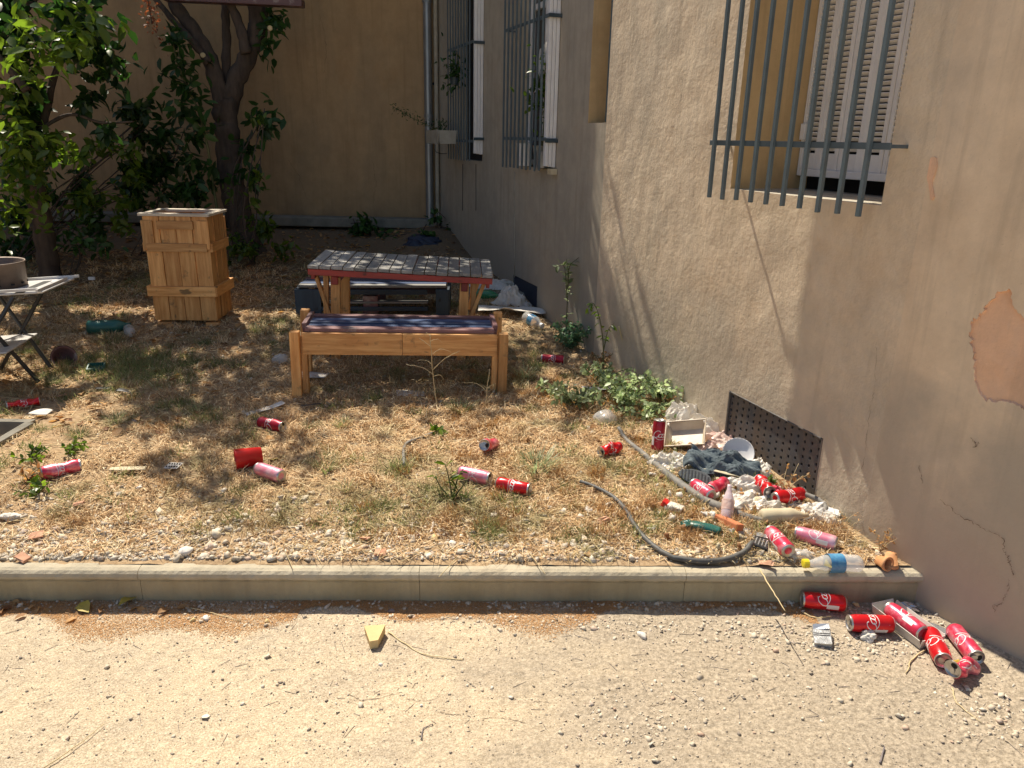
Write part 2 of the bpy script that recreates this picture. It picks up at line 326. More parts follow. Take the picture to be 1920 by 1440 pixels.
def cbox(d, b=None, jit=0):            # chamfered box centred on the origin
    d = np.array(d, float)/2; b = b if b is not None else min(d)*.12; V = []; idx = {}
    for sx in (-1, 1):
        for sy in (-1, 1):
            for sz in (-1, 1):
                s = np.array([sx, sy, sz])
                for a in range(3):
                    p = s*(d-b); p[a] = s[a]*d[a]; idx[(sx, sy, sz, a)] = len(V); V.append(p+rng.uniform(-jit, jit, 3))
    Fc = []
    for a in range(3):
        u, v = [(1, 2), (2, 0), (0, 1)][a]
        for s in (-1, 1):
            q = []
            for (cu, cv) in ((-1, -1), (1, -1), (1, 1), (-1, 1)):
                k = [0, 0, 0]; k[a] = s; k[u] = cu; k[v] = cv; q.append(idx[(*k, a)])
            Fc.append(q if s > 0 else q[::-1])
    for a in range(3):                 # edges along axis a
        u, v = [(1, 2), (2, 0), (0, 1)][a]
        for su in (-1, 1):
            for sv in (-1, 1):
                def K(c, f):
                    k = [0, 0, 0]; k[a] = c; k[u] = su; k[v] = sv; return idx[(*k, f)]
                q = [K(-1, u), K(1, u), K(1, v), K(-1, v)]; Fc.append(q if su*sv > 0 else q[::-1])
    for sx in (-1, 1):
        for sy in (-1, 1):
            for sz in (-1, 1):
                q = [idx[(sx, sy, sz, a)] for a in range(3)]; Fc.append(q if sx*sy*sz > 0 else q[::-1])
    return np.array(V), Fc
def euler(rx, ry, rz): return np.array((Matrix.Rotation(rz, 3, 'Z') @ Matrix.Rotation(ry, 3, 'Y') @ Matrix.Rotation(rx, 3, 'X')))
def box(name, mat, c, d, parent=None, rot=(0, 0, 0), b=None, jit=0):
    V, Fc = cbox(d, b, jit); V = V @ euler(*rot).T+np.array(c, float); return mesh(name, V, Fc, mat, parent)
def beam(name, mat, p, q, wd, th, parent=None, b=None):     # box from p to q
    p = np.array(p, float); q = np.array(q, float); L = np.linalg.norm(q-p); V, Fc = cbox((wd, th, L), b)
    z = (q-p)/L; x = np.cross([0, 1, 0], z); x = x/np.linalg.norm(x) if np.linalg.norm(x) > .01 else np.array([1., 0, 0]); y = np.cross(z, x)
    return mesh(name, V @ np.array([x, y, z])+(p+q)/2, Fc, mat, parent)
def tubeg(P, rad, n=8, cap=True, wobr=0):
    P = np.asarray(P, float); m = len(P); rad = np.broadcast_to(rad, (m,)).astype(float)
    t = np.gradient(P, axis=0); t /= np.linalg.norm(t, axis=1)[:, None]+1e-9
    ref = np.array([.3, .2, .93]) if abs(t[0][2]) < .8 else np.array([1., 0, 0])
    V = []
    for i in range(m):
        x = np.cross(ref, t[i]); x /= np.linalg.norm(x)+1e-9; y = np.cross(t[i], x); ref = y if i == 0 else ref
        a = np.arange(n)*2*math.pi/n; rr = rad[i]*(1+wobr*np.sin(a*3+i*.7)+wobr*rng.normal(0, .4, n))
        V.append(P[i]+np.outer(np.cos(a)*rr, x)+np.outer(np.sin(a)*rr, y))
    V = np.concatenate(V); Fc = []
    for i in range(m-1):
        for j in range(n):
            k = (j+1) % n; Fc.append((i*n+j, i*n+k, (i+1)*n+k, (i+1)*n+j))
    if cap: Fc.append(tuple(range(n))[::-1]); Fc.append(tuple(range((m-1)*n, m*n)))
    return V, Fc
def spline(P, k=6):
    P = np.asarray(P, float); o = []
    Q = np.vstack([2*P[0]-P[1], P, 2*P[-1]-P[-2]])
    for i in range(1, len(Q)-2):
        for t in np.linspace(0, 1, k, endpoint=False):
            a, b, c, d = Q[i-1:i+3]
            o.append(.5*((2*b)+(-a+c)*t+(2*a-5*b+4*c-d)*t*t+(-a+3*b-3*c+d)*t**3))
    o.append(P[-1]); return np.array(o)
class MB:
    def __init__(s): s.V = []; s.F = []; s.n = 0
    def add(s, V, Fc):
        s.V.append(np.asarray(V, float)); s.F += [tuple(int(i)+s.n for i in f) for f in Fc]; s.n += len(V); return s
    def build(s, name, mat, parent=None, smooth=False): return mesh(name, np.concatenate(s.V), s.F, mat, parent, smooth)
def lathe(prof, n=20, axis='z', cap0=True, cap1=True):
    V = []; a = np.arange(n)*2*math.pi/n
    for r, z in prof: V.append(np.stack([r*np.cos(a), r*np.sin(a), np.full(n, z)], 1))
    V = np.concatenate(V); Fc = []; m = len(prof)
    for i in range(m-1):
        for j in range(n):
            k = (j+1) % n; Fc.append((i*n+j, i*n+k, (i+1)*n+k, (i+1)*n+j))
    if cap0: Fc.append(tuple(range(n))[::-1])
    if cap1: Fc.append(tuple(range((m-1)*n, m*n)))
    if axis == 'x': V = V[:, [2, 0, 1]]
    return V, Fc
def scatter(V0, F0, pos, rot, scl):     # many small copies in one mesh; F0 all same size
    V0 = np.asarray(V0, float); F0 = np.asarray(F0); n = len(pos)
    scl = np.asarray(scl, float); scl = np.repeat(scl[:, None], 3, 1) if scl.ndim == 1 else scl
    V = V0[None]*scl[:, None, :]; V = np.einsum('nij,nkj->nki', rot, V)+np.asarray(pos)[:, None, :]
    Fa = F0[None]+(np.arange(n)*len(V0))[:, None, None]
    return V.reshape(-1, 3), Fa.reshape(-1, F0.shape[1])
def rots(n, tilt=math.pi, yaw=None):
    y = rng.uniform(0, 6.283, n) if yaw is None else yaw; p = rng.uniform(-tilt, tilt, n); r = rng.uniform(-tilt, tilt, n)
    cy, sy, cp, sp, cr, sr = np.cos(y), np.sin(y), np.cos(p), np.sin(p), np.cos(r), np.sin(r); o = np.zeros((n, 3, 3))
    o[:, 0, 0] = cy*cp; o[:, 0, 1] = cy*sp*sr-sy*cr; o[:, 0, 2] = cy*sp*cr+sy*sr
    o[:, 1, 0] = sy*cp; o[:, 1, 1] = sy*sp*sr+cy*cr; o[:, 1, 2] = sy*sp*cr-cy*sr
    o[:, 2, 0] = -sp; o[:, 2, 1] = cp*sr; o[:, 2, 2] = cp*cr; return o
def frames(dirs, rollr=.6):             # x along dirs
    d = dirs/(np.linalg.norm(dirs, axis=1)[:, None]+1e-9); up = np.tile([0, 0, 1.], (len(d), 1))
    up = up+rng.normal(0, rollr, up.shape); y = np.cross(up, d); y /= np.linalg.norm(y, axis=1)[:, None]+1e-9; z = np.cross(d, y)
    return np.stack([d, y, z], 2)
LV = np.array([(0, 0, 0), (.3, .19, .035), (.68, .16, .01), (1, 0, -.13), (.68, -.16, .01), (.3, -.19, .035), (.33, 0, -.015), (.68, 0, -.05)])
LF = np.array([(0, 6, 1), (0, 5, 6), (6, 7, 2), (6, 2, 1), (5, 4, 7), (5, 7, 6), (7, 3, 2), (7, 4, 3)])
BV = np.array([(0, -.5, 0), (0, .5, 0), (.5, -.35, .0), (.5, .35, .0), (1, 0, 0)])
def ico():
    import bmesh
    bm = bmesh.new(); bmesh.ops.create_icosphere(bm, subdivisions=1, radius=1); V = np.array([v.co[:] for v in bm.verts]); Fc = np.array([[v.index for v in f.verts] for f in bm.faces]); bm.free(); return V, Fc
def icos(k):
    import bmesh
    bm = bmesh.new(); bmesh.ops.create_icosphere(bm, subdivisions=k, radius=1); V = np.array([v.co[:] for v in bm.verts]); Fc = np.array([[v.index for v in f.verts] for f in bm.faces]); bm.free(); return V, Fc
IV, IF = ico()
def n3(V, seed, f, n=14):
    r = np.random.default_rng(seed); o = np.zeros(len(V))
    for _ in range(n): k = r.normal(0, f, 3); o += np.sin(V @ k+r.uniform(0, 6.28))
    return o/math.sqrt(n)
# ================================================================== GROUND
def grid(xs, ys, zf):
    X, Y = np.meshgrid(xs, ys); Z = zf(X, Y); V = np.stack([X, Y, Z], 2).reshape(-1, 3); nx = len(xs)
    i = np.arange(len(ys)-1)[:, None]*nx+np.arange(nx-1)[None]; i = i.ravel()
    return V, np.stack([i, i+1, i+nx+1, i+nx], 1)
xs = np.concatenate([[-60, -30, -12, -6, -3.5], np.arange(-2.4, 2.6, .02), [3.5, 6, 12, 30, 60]])
ys = np.concatenate([[-60, -30, -12, -6, -3, -1, 0], np.arange(.5, 2.4, .02), [3, 6, 12, 30, 60]])
def pzz(x, y): return pz(x, y)*((np.abs(x) < 3)*(y > .4)*(y < 2.5))-.25*(y > 2.45)
struct(mesh('path', *grid(xs, ys, pzz), 'path', smooth=True), 'sandy concrete path in front of the kerb')
xs = np.concatenate([[-12, -9, -7], np.arange(-5.6, 2.6, .035), [4]]); ys = np.concatenate([np.arange(2.205, 5, .03), np.arange(5, 8.7, .06), [12]])
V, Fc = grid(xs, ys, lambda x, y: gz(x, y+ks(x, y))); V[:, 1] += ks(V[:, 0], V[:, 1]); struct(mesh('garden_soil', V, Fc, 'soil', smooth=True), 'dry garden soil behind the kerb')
# kerb : four cast stones end to end
kerb = struct(empty('kerb'), 'low concrete kerb with rounded nosing between path and garden')
KA = onz(0, 1126, 0); KBp = onz(1700, 1130, 0); kd = (KBp-KA); kd[2] = 0; kd /= np.linalg.norm(kd); kn = np.array([kd[1], -kd[0], 0])  # kn toward camera
def kpos(u): return KA+kd*u
prof = [(0, -.06), (0, .075), (-.004, .081), (.004, .086), (.011, .092), (.014, .101), (.011, .112), (.002, .120), (-.012, .124), (-.038, .124), (-.046, .12), (-.05, .11), (-.05, -.06)]
def ku(px): p = onz(px, 1064, .124); return float((p-KA)@kd)
joints = [-1.5, ku(262), ku(787), ku(1283), ku(1762)+.01]
for i in range(4):
    a, b = joints[i]+.0008, joints[i+1]-.0008; N = max(8, int((b-a)/.02)); V = []
    for j in range(N+1):
        u = a+(b-a)*j/N; e = min(u-a, b-u); r = 1.0
        if i == 3: r = min(1, .55+.45*math.sqrt(max(0, 1-max(0, (.035-(b-u))/.035)**2)))
        rr = 0
        for (o, z) in prof:
            oo = -.03+(o+.03)*(r if z > -.05 else r); zz = z-(rr if z > .1 else 0)-(1-r)*.02*(z > .05)
            q = kpos(u)+kn*oo+np.array([0, 0, zz]); s = (.0012*math.sin(u*31+z*70+o*90)+.0009*math.sin(u*97+z*130))*min(1, e/.06)
            V.append(q+kn*s+np.array([0, 0, s*.6*(z > .1)]))
    m = len(prof); Fc = [(j*m+k, (j+1)*m+k, (j+1)*m+k+1, j*m+k+1) for j in range(N) for k in range(m-1)]
    Fc += [tuple(range(m))[::-1], tuple(range(N*m, N*m+m))]
    o = mesh('kerb_stone', V, Fc, ['kerb', 'kerb_top'], kerb)
    o.data.polygons.foreach_set('material_index', np.array([1 if (k % (m-1)) >= 3 and k < N*(m-1) else 0 for k in range(len(o.data.polygons))], np.int32))

# ================================================================== HOUSE
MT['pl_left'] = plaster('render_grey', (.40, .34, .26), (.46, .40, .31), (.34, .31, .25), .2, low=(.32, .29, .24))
house = T(empty('house', (0, 0, 0)), 'tall rendered house wall along the right side of the yard with barred windows', 'house')
OPEN = [(.17, 1.04, 1.335, 3.3), (2.31, 2.56, 1.63, 3.3), (3.08, 3.76, 1.33, 3.6), (4.70, 5.35, 1.33, 3.6), (.26, .88, .16, .428), (3.31, 3.84, .27, .468)]
PATCH = [(1868, 548), (1895, 545), (1900, 575), (1925, 600), (1960, 660), (1970, 760), (1925, 768), (1895, 755), (1845, 748), (1828, 710), (1824, 660), (1820, 612), (1840, 585)]
_q = np.array([onwall2(*p) for p in PATCH]); PR2 = (float(_q[:, 0].min())-.03, float(_q[:, 0].max())+.03, float(_q[:, 1].min())-.03, float(_q[:, 1].max())+.03)
RS = sines(11, 30, 2, 14); RS2 = sines(12, 40, 14, 75)
def wallpart(name, mat, s0, s1, P, openings, step, amp, h0=-.3, h1=3.4):
    S = set(np.round(np.arange(s0, s1, step), 4)) | {s0, s1}; H = set(np.round(np.arange(h0, h1, step), 4)) | {h0, h1, 7.3}
    S = sorted(s for s in S if all(abs(s-e) > step*.35 or s in (s0, s1) for o in openings for e in o[:2])); H = sorted(h for h in H if all(abs(h-e) > step*.35 for o in openings for e in o[2:]))
    for o in openings: S += [e for e in o[:2] if s0 <= e <= s1 and e not in S]; H += [e for e in o[2:] if e not in H]
    S = np.array(sorted(S)); H = np.array(sorted(H)); SS, HH = np.meshgrid(S, H)
    O = amp*wob(SS, HH, RS)+amp*.45*wob(SS, HH, RS2)
    for a, b, c, d in openings:
        dx = np.maximum(np.maximum(a-SS, SS-b), 0); dy = np.maximum(np.maximum(c-HH, HH-d), 0); dd = np.sqrt(dx**2+dy**2); O = O*np.clip(dd/.08, 0, 1)
    O = O*np.clip((SS-s0)/.05, 0, 1)*np.clip((s1-SS)/.05, 0, 1)
    V = np.array([P(s, o, h) for s, o, h in zip(SS.ravel(), O.ravel(), HH.ravel())]); n = len(S); Fc = []
    for j in range(len(H)-1):
        hm = (H[j]+H[j+1])/2
        for i in range(n-1):
            sm = (S[i]+S[i+1])/2
            if any(a < sm < b and c < hm < d for a, b, c, d in openings): continue
            Fc.append((j*n+i, j*n+i+1, (j+1)*n+i+1, (j+1)*n+i))
    return mesh(name, V, np.array(Fc), mat, house, smooth=True)
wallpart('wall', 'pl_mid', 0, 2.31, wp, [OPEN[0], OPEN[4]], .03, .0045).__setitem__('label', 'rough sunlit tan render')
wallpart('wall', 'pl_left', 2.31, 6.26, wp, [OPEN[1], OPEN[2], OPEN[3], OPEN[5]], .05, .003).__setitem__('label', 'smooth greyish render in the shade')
wallpart('wall', 'pl_right', 0, 5.5, wp2, [PR2], .045, .003).__setitem__('label', 'smooth brown render nearest the camera')
def wbox(name, mat, s, o, h, parent, b=.002):            # box between ranges in wall coordinates
    c = wp(sum(s)/2, sum(o)/2, sum(h)/2); d = (abs(s[1]-s[0]), abs(o[1]-o[0]), abs(h[1]-h[0]))
    V, Fc = cbox(d, b); Mx = np.array([WD, WN, [0, 0, 1]]); return mesh(name, V @ Mx+c, Fc, mat, parent)
def quadp(name, mat, pts, parent): return mesh(name, pts, [tuple(range(len(pts)))], mat, parent)
def reveal(op, dep, mat='pl_ochre', sillmat=None):
    a, b, c, d = op
    mb = MB(); mb.add([wp(a, 0, c), wp(a, -dep, c), wp(a, -dep, d), wp(a, 0, d)], [(0, 1, 2, 3)]); mb.add([wp(b, 0, c), wp(b, -dep, c), wp(b, -dep, d), wp(b, 0, d)], [(0, 1, 2, 3)])
    mb.add([wp(a, 0, d), wp(b, 0, d), wp(b, -dep, d), wp(a, -dep, d)], [(0, 1, 2, 3)]); mb.build('window_reveal', mat, house)
    mb = MB(); mb.add([wp(a, 0, c), wp(b, 0, c), wp(b, -dep, c), wp(a, -dep, c)], [(0, 1, 2, 3)]); mb.build('window_sill', sillmat or mat, house)
reveal(OPEN[0], .42, sillmat='concrete'); reveal(OPEN[1], .30); reveal(OPEN[2], .11, 'pl_left', 'concrete'); reveal(OPEN[3], .06, 'pl_left', 'concrete')
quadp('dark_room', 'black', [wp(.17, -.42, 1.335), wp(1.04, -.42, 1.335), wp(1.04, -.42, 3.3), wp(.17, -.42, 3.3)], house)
# --- grilles
def grille(svals, off, hb, ht, cross, s_ext, bw=.016):
    g = empty('window_grille', (0, 0, 0)); g.parent = house
    rot0 = None
    for s in svals:
        wbox('bar', 'steel', (s-bw/2, s+bw/2), (off-bw/2, off+bw/2), (hb+rng.uniform(-.004, .004), ht), g, .0015)
    for h in cross:
        wbox('cross_bar', 'steel', s_ext, (off-bw/2-.008, off-bw/2-.0005), (h-.011, h+.011), g, .001)
        for s in (s_ext[0]+.02, s_ext[1]-.02):
            wbox('bracket', 'steel', (s-.006, s+.006), (-.02, off-bw/2-.0085), (h-.006, h+.006), g, .001)
    return g
g1 = grille(np.linspace(.165, 1.05, 10), .10, 1.298, 3.1, (1.53, 2.55), (.085, 1.10))
g2 = grille(np.linspace(3.10, 3.86, 10), .10, 1.318, 3.3, (1.53, 2.29), (3.02, 3.90), .013); g2['label'] = 'slate grey grille of the middle far window'
g3 = grille(np.linspace(4.76, 5.46, 9), .10, 1.33, 3.4, (1.50, 2.3), (4.69, 5.52), .011); g3['label'] = 'slate grey grille of the window nearest the corner'
# --- closed louvred shutter of the near window
sh = empty('window_shutter'); sh.parent = house; sh['label'] = 'closed pale grey louvred folding shutter'
a0, a1, W_ = .172, 1.036, (1.036-.172)/7; lo, hi = 1.395, 3.28; D = -.35
for k in range(7):
    x0 = a0+W_*k; x1 = x0+W_; fold = .0
    for (p, q) in ((x0+.001, x0+.023), (x1-.023, x1-.001)): wbox('stile', 'white', (p, q), (D-.02, D+.002*(k % 2)), (lo, hi), sh)
    wbox('bottom_rail', 'white', (x0+.024, x1-.024), (D-.02, D-.002), (lo, lo+.10), sh)
    if k == 0:
        proto = None
    hcur = lo+.118
    while hcur < 2.2:
        if k == 0 and proto is None:
            V, Fc = cbox((W_-.048, .022, .004), .0008); V = V @ euler(R(38), 0, 0).T; proto = mesh('slat', V, Fc, 'white', sh)
            o = proto
        else: o = proto.copy(); col.objects.link(o); o.parent = sh
        c = wp((x0+x1)/2, D-.006, hcur); o.location = tuple(c); o.rotation_euler = (0, 0, math.atan2(WD[1], WD[0])); hcur += .0212
wbox('upper_panel', 'white', (a0, a1), (D-.024, D-.012), (2.21, hi), sh)
wbox('shutter_batten', 'white', (.19, 1.0), (D+.006, D+.02), (lo+.0, lo+.03), sh)
wbox('hinge', 'white', (1.0, 1.03), (D+.003, D+.016), (1.55, 1.62), sh)
# --- window with clutter (middle far) and dark far window
def glazing(op, dep):
    a, b, c, d = op; wdw = empty('window'); wdw.parent = house
    for (p, q) in ((a+.001, a+.05), (b-.05, b-.001), ((a+b)/2-.03, (a+b)/2+.03)): wbox('frame', 'white' if dep else 'white', (p, q), (-dep-.02, -dep+.025), (c+.001, d-.001), wdw)
    for h in (c+.03, c+.55, c+1.1): wbox('frame', 'white', (a+.05, (a+b)/2-.03), (-dep-.02, -dep+.02), (h-.02, h+.02), wdw); wbox('frame', 'white', ((a+b)/2+.03, b-.05), (-dep-.02, -dep+.02), (h-.02, h+.02), wdw)
    wbox('pane', 'glass', (a+.002, b-.002), (-dep-.012, -dep-.004), (c+.002, d-.002), wdw, .0005); return wdw
w2 = glazing(OPEN[2], .08)
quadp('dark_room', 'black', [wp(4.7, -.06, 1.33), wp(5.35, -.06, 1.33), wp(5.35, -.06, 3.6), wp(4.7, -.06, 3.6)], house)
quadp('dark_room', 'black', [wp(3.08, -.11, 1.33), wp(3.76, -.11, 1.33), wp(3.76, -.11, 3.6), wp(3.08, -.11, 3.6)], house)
quadp('dark_room', 'pl_ochre', [wp(2.31, -.30, 1.63), wp(2.56, -.30, 1.63), wp(2.56, -.30, 3.3), wp(2.31, -.30, 3.3)], house)
w3 = empty('window'); w3.parent = house; wbox('frame', 'steel_dark', (2.315, 2.34), (-.09, -.004), (1.632, 3.2), w3)
# open folding shutter leaves standing out beside far windows
def leaf(s, hb, dep):
    l = empty('shutter_leaf'); l.parent = house
    w3_ = (dep-.004)/3
    for k in range(3):
        wbox('leaf_panel', 'white', (s-.045, s-.006-.004*(k % 2)), (.002+w3_*k+.0015, .002+w3_*(k+1)-.0015), (hb+.004*k, 3.5), l, .003)
    for h in (1.52, 2.29): wbox('latch', 'steel_dark', (s-.066, s-.0625), (.0, dep+.01), (h-.012, h+.012), l)
leaf(3.085, 1.345, .085); leaf(4.715, 1.39, .085)
# small louvred vent beneath middle shutter
v = empty('sill_vent'); v.parent = house
for k in range(8): wbox('slat', 'cream', (3.005+k*.009, 3.009+k*.009), (.004, .05), (1.30, 1.338), v, .0006)
# --- vents low in the wall
def vent(op, mat, holes=True):
    a, b, c, d = op; g = empty('vent_cover'); g.parent = house
    quadp('dark_recess', 'black', [wp(a, -.1, c), wp(b, -.1, c), wp(b, -.1, d), wp(a, -.1, d)], g)
    mb = MB(); mb.add([wp(a, 0, c), wp(b, 0, c), wp(b, -.1, c), wp(a, -.1, c)], [(0, 1, 2, 3)]); mb.add([wp(a, 0, d), wp(b, 0, d), wp(b, -.1, d), wp(a, -.1, d)], [(0, 1, 2, 3)])
    mb.add([wp(a, 0, c), wp(a, 0, d), wp(a, -.1, d), wp(a, -.1, c)], [(0, 1, 2, 3)]); mb.add([wp(b, 0, c), wp(b, 0, d), wp(b, -.1, d), wp(b, -.1, c)], [(0, 1, 2, 3)]); mb.build('vent_reveal', 'concrete_old', g)
    if not holes: wbox('plate', mat, (a+.003, b-.003), (-.018, -.006), (c+.003, d-.003), g, .002); return g
    nx, nz = 15, 8; V = []; Fc = []; cw = (b-a-.004)/nx; ch = (d-c-.004)/nz
    for i in range(nx):
        for j in range(nz):
            cx = a+.002+cw*(i+.5); cz = c+.002+ch*(j+.5); n0 = len(V); hc = .25 if i % 2 else -.25; hz = cz+hc*ch*.6; r = .0072
            sq = [(-1, -1), (0, -1), (1, -1), (1, 0), (1, 1), (0, 1), (-1, 1), (-1, 0)]
            for (x, y) in sq: V.append(wp(cx+x*cw/2, -.008, cz+y*ch/2))
            for (x, y) in sq: l = math.hypot(x, y); V.append(wp(cx+x/l*r, -.008, hz+y/l*r*1.1))
            for (x, y) in sq: l = math.hypot(x, y); V.append(wp(cx+x/l*r*.8, -.012, hz+y/l*r*.9))
            for k in range(8): q = (k+1) % 8; Fc += [(n0+k, n0+q, n0+8+q, n0+8+k), (n0+8+k, n0+8+q, n0+16+q, n0+16+k)]
    mesh('plate', V, Fc, mat, g)
    for s in (a+.006, b-.006): wbox('plate_edge', mat, (s-.005, s+.005), (-.0075, .002), (c+.003, d-.003), g)
    wbox('plate_edge', mat, (a+.012, b-.012), (-.0075, .002), (d-.009, d-.001), g)
    return g
vent(OPEN[4], 'grate')['label'] = 'dark perforated vent plate above the rubbish'; vent(OPEN[5], 'navy', False)['label'] = 'plain navy vent plate near the far corner'
# --- peeled patches and cracks
def slab(name, mat, pts, P, th=.002, parent=house):
    pts = [tuple(p) for p in pts]; n = len(pts); V = [P(s, .0022+th, h) for s, h in pts]+[P(s, -.004, h) for s, h in pts]
    Fc = [tuple(range(n))]+[(i, i+n, (i+1) % n+n, (i+1) % n) for i in range(n)]; return mesh(name, V, Fc, mat, parent)
def rough_poly(px, conv, k=5, amp=.006):
    P = np.array([conv(*p) for p in px]); Q = spline(np.vstack([P, P[:1]]), k)[:-1]; return Q+rng.normal(0, amp*.35, Q.shape)
from mathutils.geometry import tessellate_polygon
pp = rough_poly(PATCH, onwall2, 9, .009); a_, b_, c_, d_ = PR2; outer = [(a_, c_), (b_, c_), (b_, d_), (a_, d_)]
tri = tessellate_polygon([[Vector((x, y, 0)) for x, y in outer], [Vector((x, y, 0)) for x, y in pp[::-1]]]); allp = outer+[tuple(p) for p in pp[::-1]]
mesh('wall', [wp2(s, 0, h) for s, h in allp], [tuple(t) for t in tri], 'pl_right', house)['label'] = 'render edge around the missing patch'
n_ = len(pp); cen = pp.mean(0); V = []; Fc = []
rings = [(0, 1.0), (-.005, .992), (-.0085, .98)]
for o_, k_ in rings:
    for s, h in pp: V.append(wp2(cen[0]+(s-cen[0])*k_+rng.normal(0, .0008), o_+(rng.normal(0, .0009) if k_ < .97 else 0), cen[1]+(h-cen[1])*k_+rng.normal(0, .0008)*(o_ < 0)))
for j in range(len(rings)-1):
    for i in range(n_): Fc.append((j*n_+i, j*n_+(i+1) % n_, (j+1)*n_+(i+1) % n_, (j+1)*n_+i))
t_ = tessellate_polygon([[Vector((float((V[k]-WB)@D2), float(V[k][2]), 0)) for k in range(2*n_, 3*n_)]]); Fc += [tuple(2*n_+k for k in f) for f in t_]; mesh('peeled_patch', V, Fc, 'patch', house)['label'] = 'large peach patch where the render has come off'
pp = rough_poly([(1733, 296), (1752, 296), (1752, 320), (1744, 340), (1748, 370), (1742, 374), (1738, 350), (1732, 325)], onwall2, 4, .002)
slab('peeled_patch', 'patch', pp, wp2, .003)['label'] = 'small narrow peeled patch right of the near window'
def crack(px, conv, P, wd=.0022, off=.0045):
    Q = np.array([conv(*p) for p in px]); Q = spline(Q, 12); Q = Q+rng.normal(0, .0028, Q.shape); t = np.gradient(Q, axis=0); t /= np.linalg.norm(t, axis=1)[:, None]+1e-9
    nn = np.stack([-t[:, 1], t[:, 0]], 1); ww = wd*rng.uniform(.05, .75, len(Q))**1.3; A = Q+nn*ww[:, None]/2; B = Q-nn*ww[:, None]/2; V = []
    for a, b in zip(A, B): V += [P(a[0], off, a[1]), P(b[0], off, b[1])]
    Fc = [(2*i, 2*i+1, 2*i+3, 2*i+2) for i in range(len(Q)-1)]; mesh('crack', V, Fc, 'crack', house)
crack([(1765, 935), (1800, 965), (1845, 990), (1880, 1008), (1885, 1030), (1895, 1055), (1903, 1080)], onwall2, wp2, .004)
lw = T(empty('added_side_wall', (-7.2, 4, 0)), 'unseen ochre rendered wall added on the left to darken the back of the yard', 'wall'); V, Fc = cbox((.3, 12, 5.3), .01); mesh('wall', V+np.array([0, -1.5, 2.6]), Fc, 'pl_back', lw)  # wall out of view, added to keep skylight off the back of the yard
crack([(1656, 395), (1650, 420), (1648, 450), (1640, 500), (1638, 560)], onwall2, wp2, .002)
crack([(1643, 640), (1641, 720), (1632, 770), (1622, 850), (1612, 930)], onwall1, wp, .002, .002)
crack([(1893, 1085), (1890, 1110), (1880, 1130), (1865, 1135), (1868, 1148)], onwall2, wp2, .003)
crack([(1725, 870), (1728, 890), (1731, 905)], onwall2, wp2, .003)
crack([(1823, 822), (1832, 834)], onwall2, wp2, .004); crack([(1828, 838), (1835, 832)], onwall2, wp2, .004)
crack([(1494, 460), (1498, 520), (1490, 540)], onwall1, wp, .0015, .003)
crack([(1260, 225), (1262, 260), (1255, 300)], onwall1, wp, .0015, .003)
# tall unseen block added behind the corner to shade the far house wall
wg = MB(); V, Fc = cbox((6, 4, 7.4), .01); wg.add(V+np.array([-1.72+3, 8.72+2, 3.6]), Fc); wg.build('added_shade_block', 'pl_left', house)

# ================================================================== BACK WALL, PIPES
bw = T(empty('back_wall', (-4.8, 8.35, 0)), 'tall ochre rendered wall closing the back of the yard', 'wall')
V, Fc = cbox((8.2, .3, 5.3), .01); mesh('wall', V+np.array([-.08, .15, 2.6]), Fc, 'pl_back', bw)
V, Fc = cbox((8.15, .20, .10), .01, .0); mesh('ledge', V+np.array([-.1, -.10, .635]), Fc, 'concrete_old', bw)
def pxtube(name, mat, pts, r, parent=None, n=10, k=5, label=None): 
    V, Fc = tubeg(spline(pts, k) if len(pts) > 2 else pts, r, n); o = mesh(name, V, Fc, mat, parent, True); return o
dp = T(empty('drainpipe', (-.93, 8.27, .6)), 'zinc drainpipe running down the inner corner of the yard', 'pipe')
for (x, r, m) in ((-.0, .042, 'zinc'), (.085, .022, 'concrete')):
    V, Fc = tubeg([(x, 0, -.05), (x, 0, 2), (x, 0, 4.5)], r, 12, False); mesh('pipe', V, Fc, m, dp, True)
for h in (.02, 1.12, 2.2): V, Fc = tubeg([(0, 0, h), (0, 0, h+.03)], .048, 12); mesh('collar', V, Fc, 'zinc', dp)
V, Fc = cbox((.02, .03, 1.5)); mesh('cable_trunk', V+np.array([.16, .02, 1.4]), Fc, 'cream', dp)
cb = MB()
for (px, y0, y1) in ((957, 322, 470), (959, 322, 470),):
    pass
pts = [wp(onwall1(966, y)[0], .006, onwall1(966, y)[1]) for y in (322, 360, 400, 440, 480, 520)]
V, Fc = tubeg(pts, .004, 6); T(mesh('wall_cable', V, Fc, 'concrete', None, True), 'thin pale cable hanging down the wall from the middle barred window', 'cable')
for px in (868, 893): 
    pts = [wp(onwall1(px, y)[0], .004, onwall1(px, y)[1]) for y in (308, 350, 395)]
    V, Fc = tubeg(pts, .0025, 5); T(mesh('wall_cable', V, Fc, 'blackp', None, True), 'thin dark cable hanging from the barred window nearest the corner, '+('left one' if px == 868 else 'right one'), 'cable')

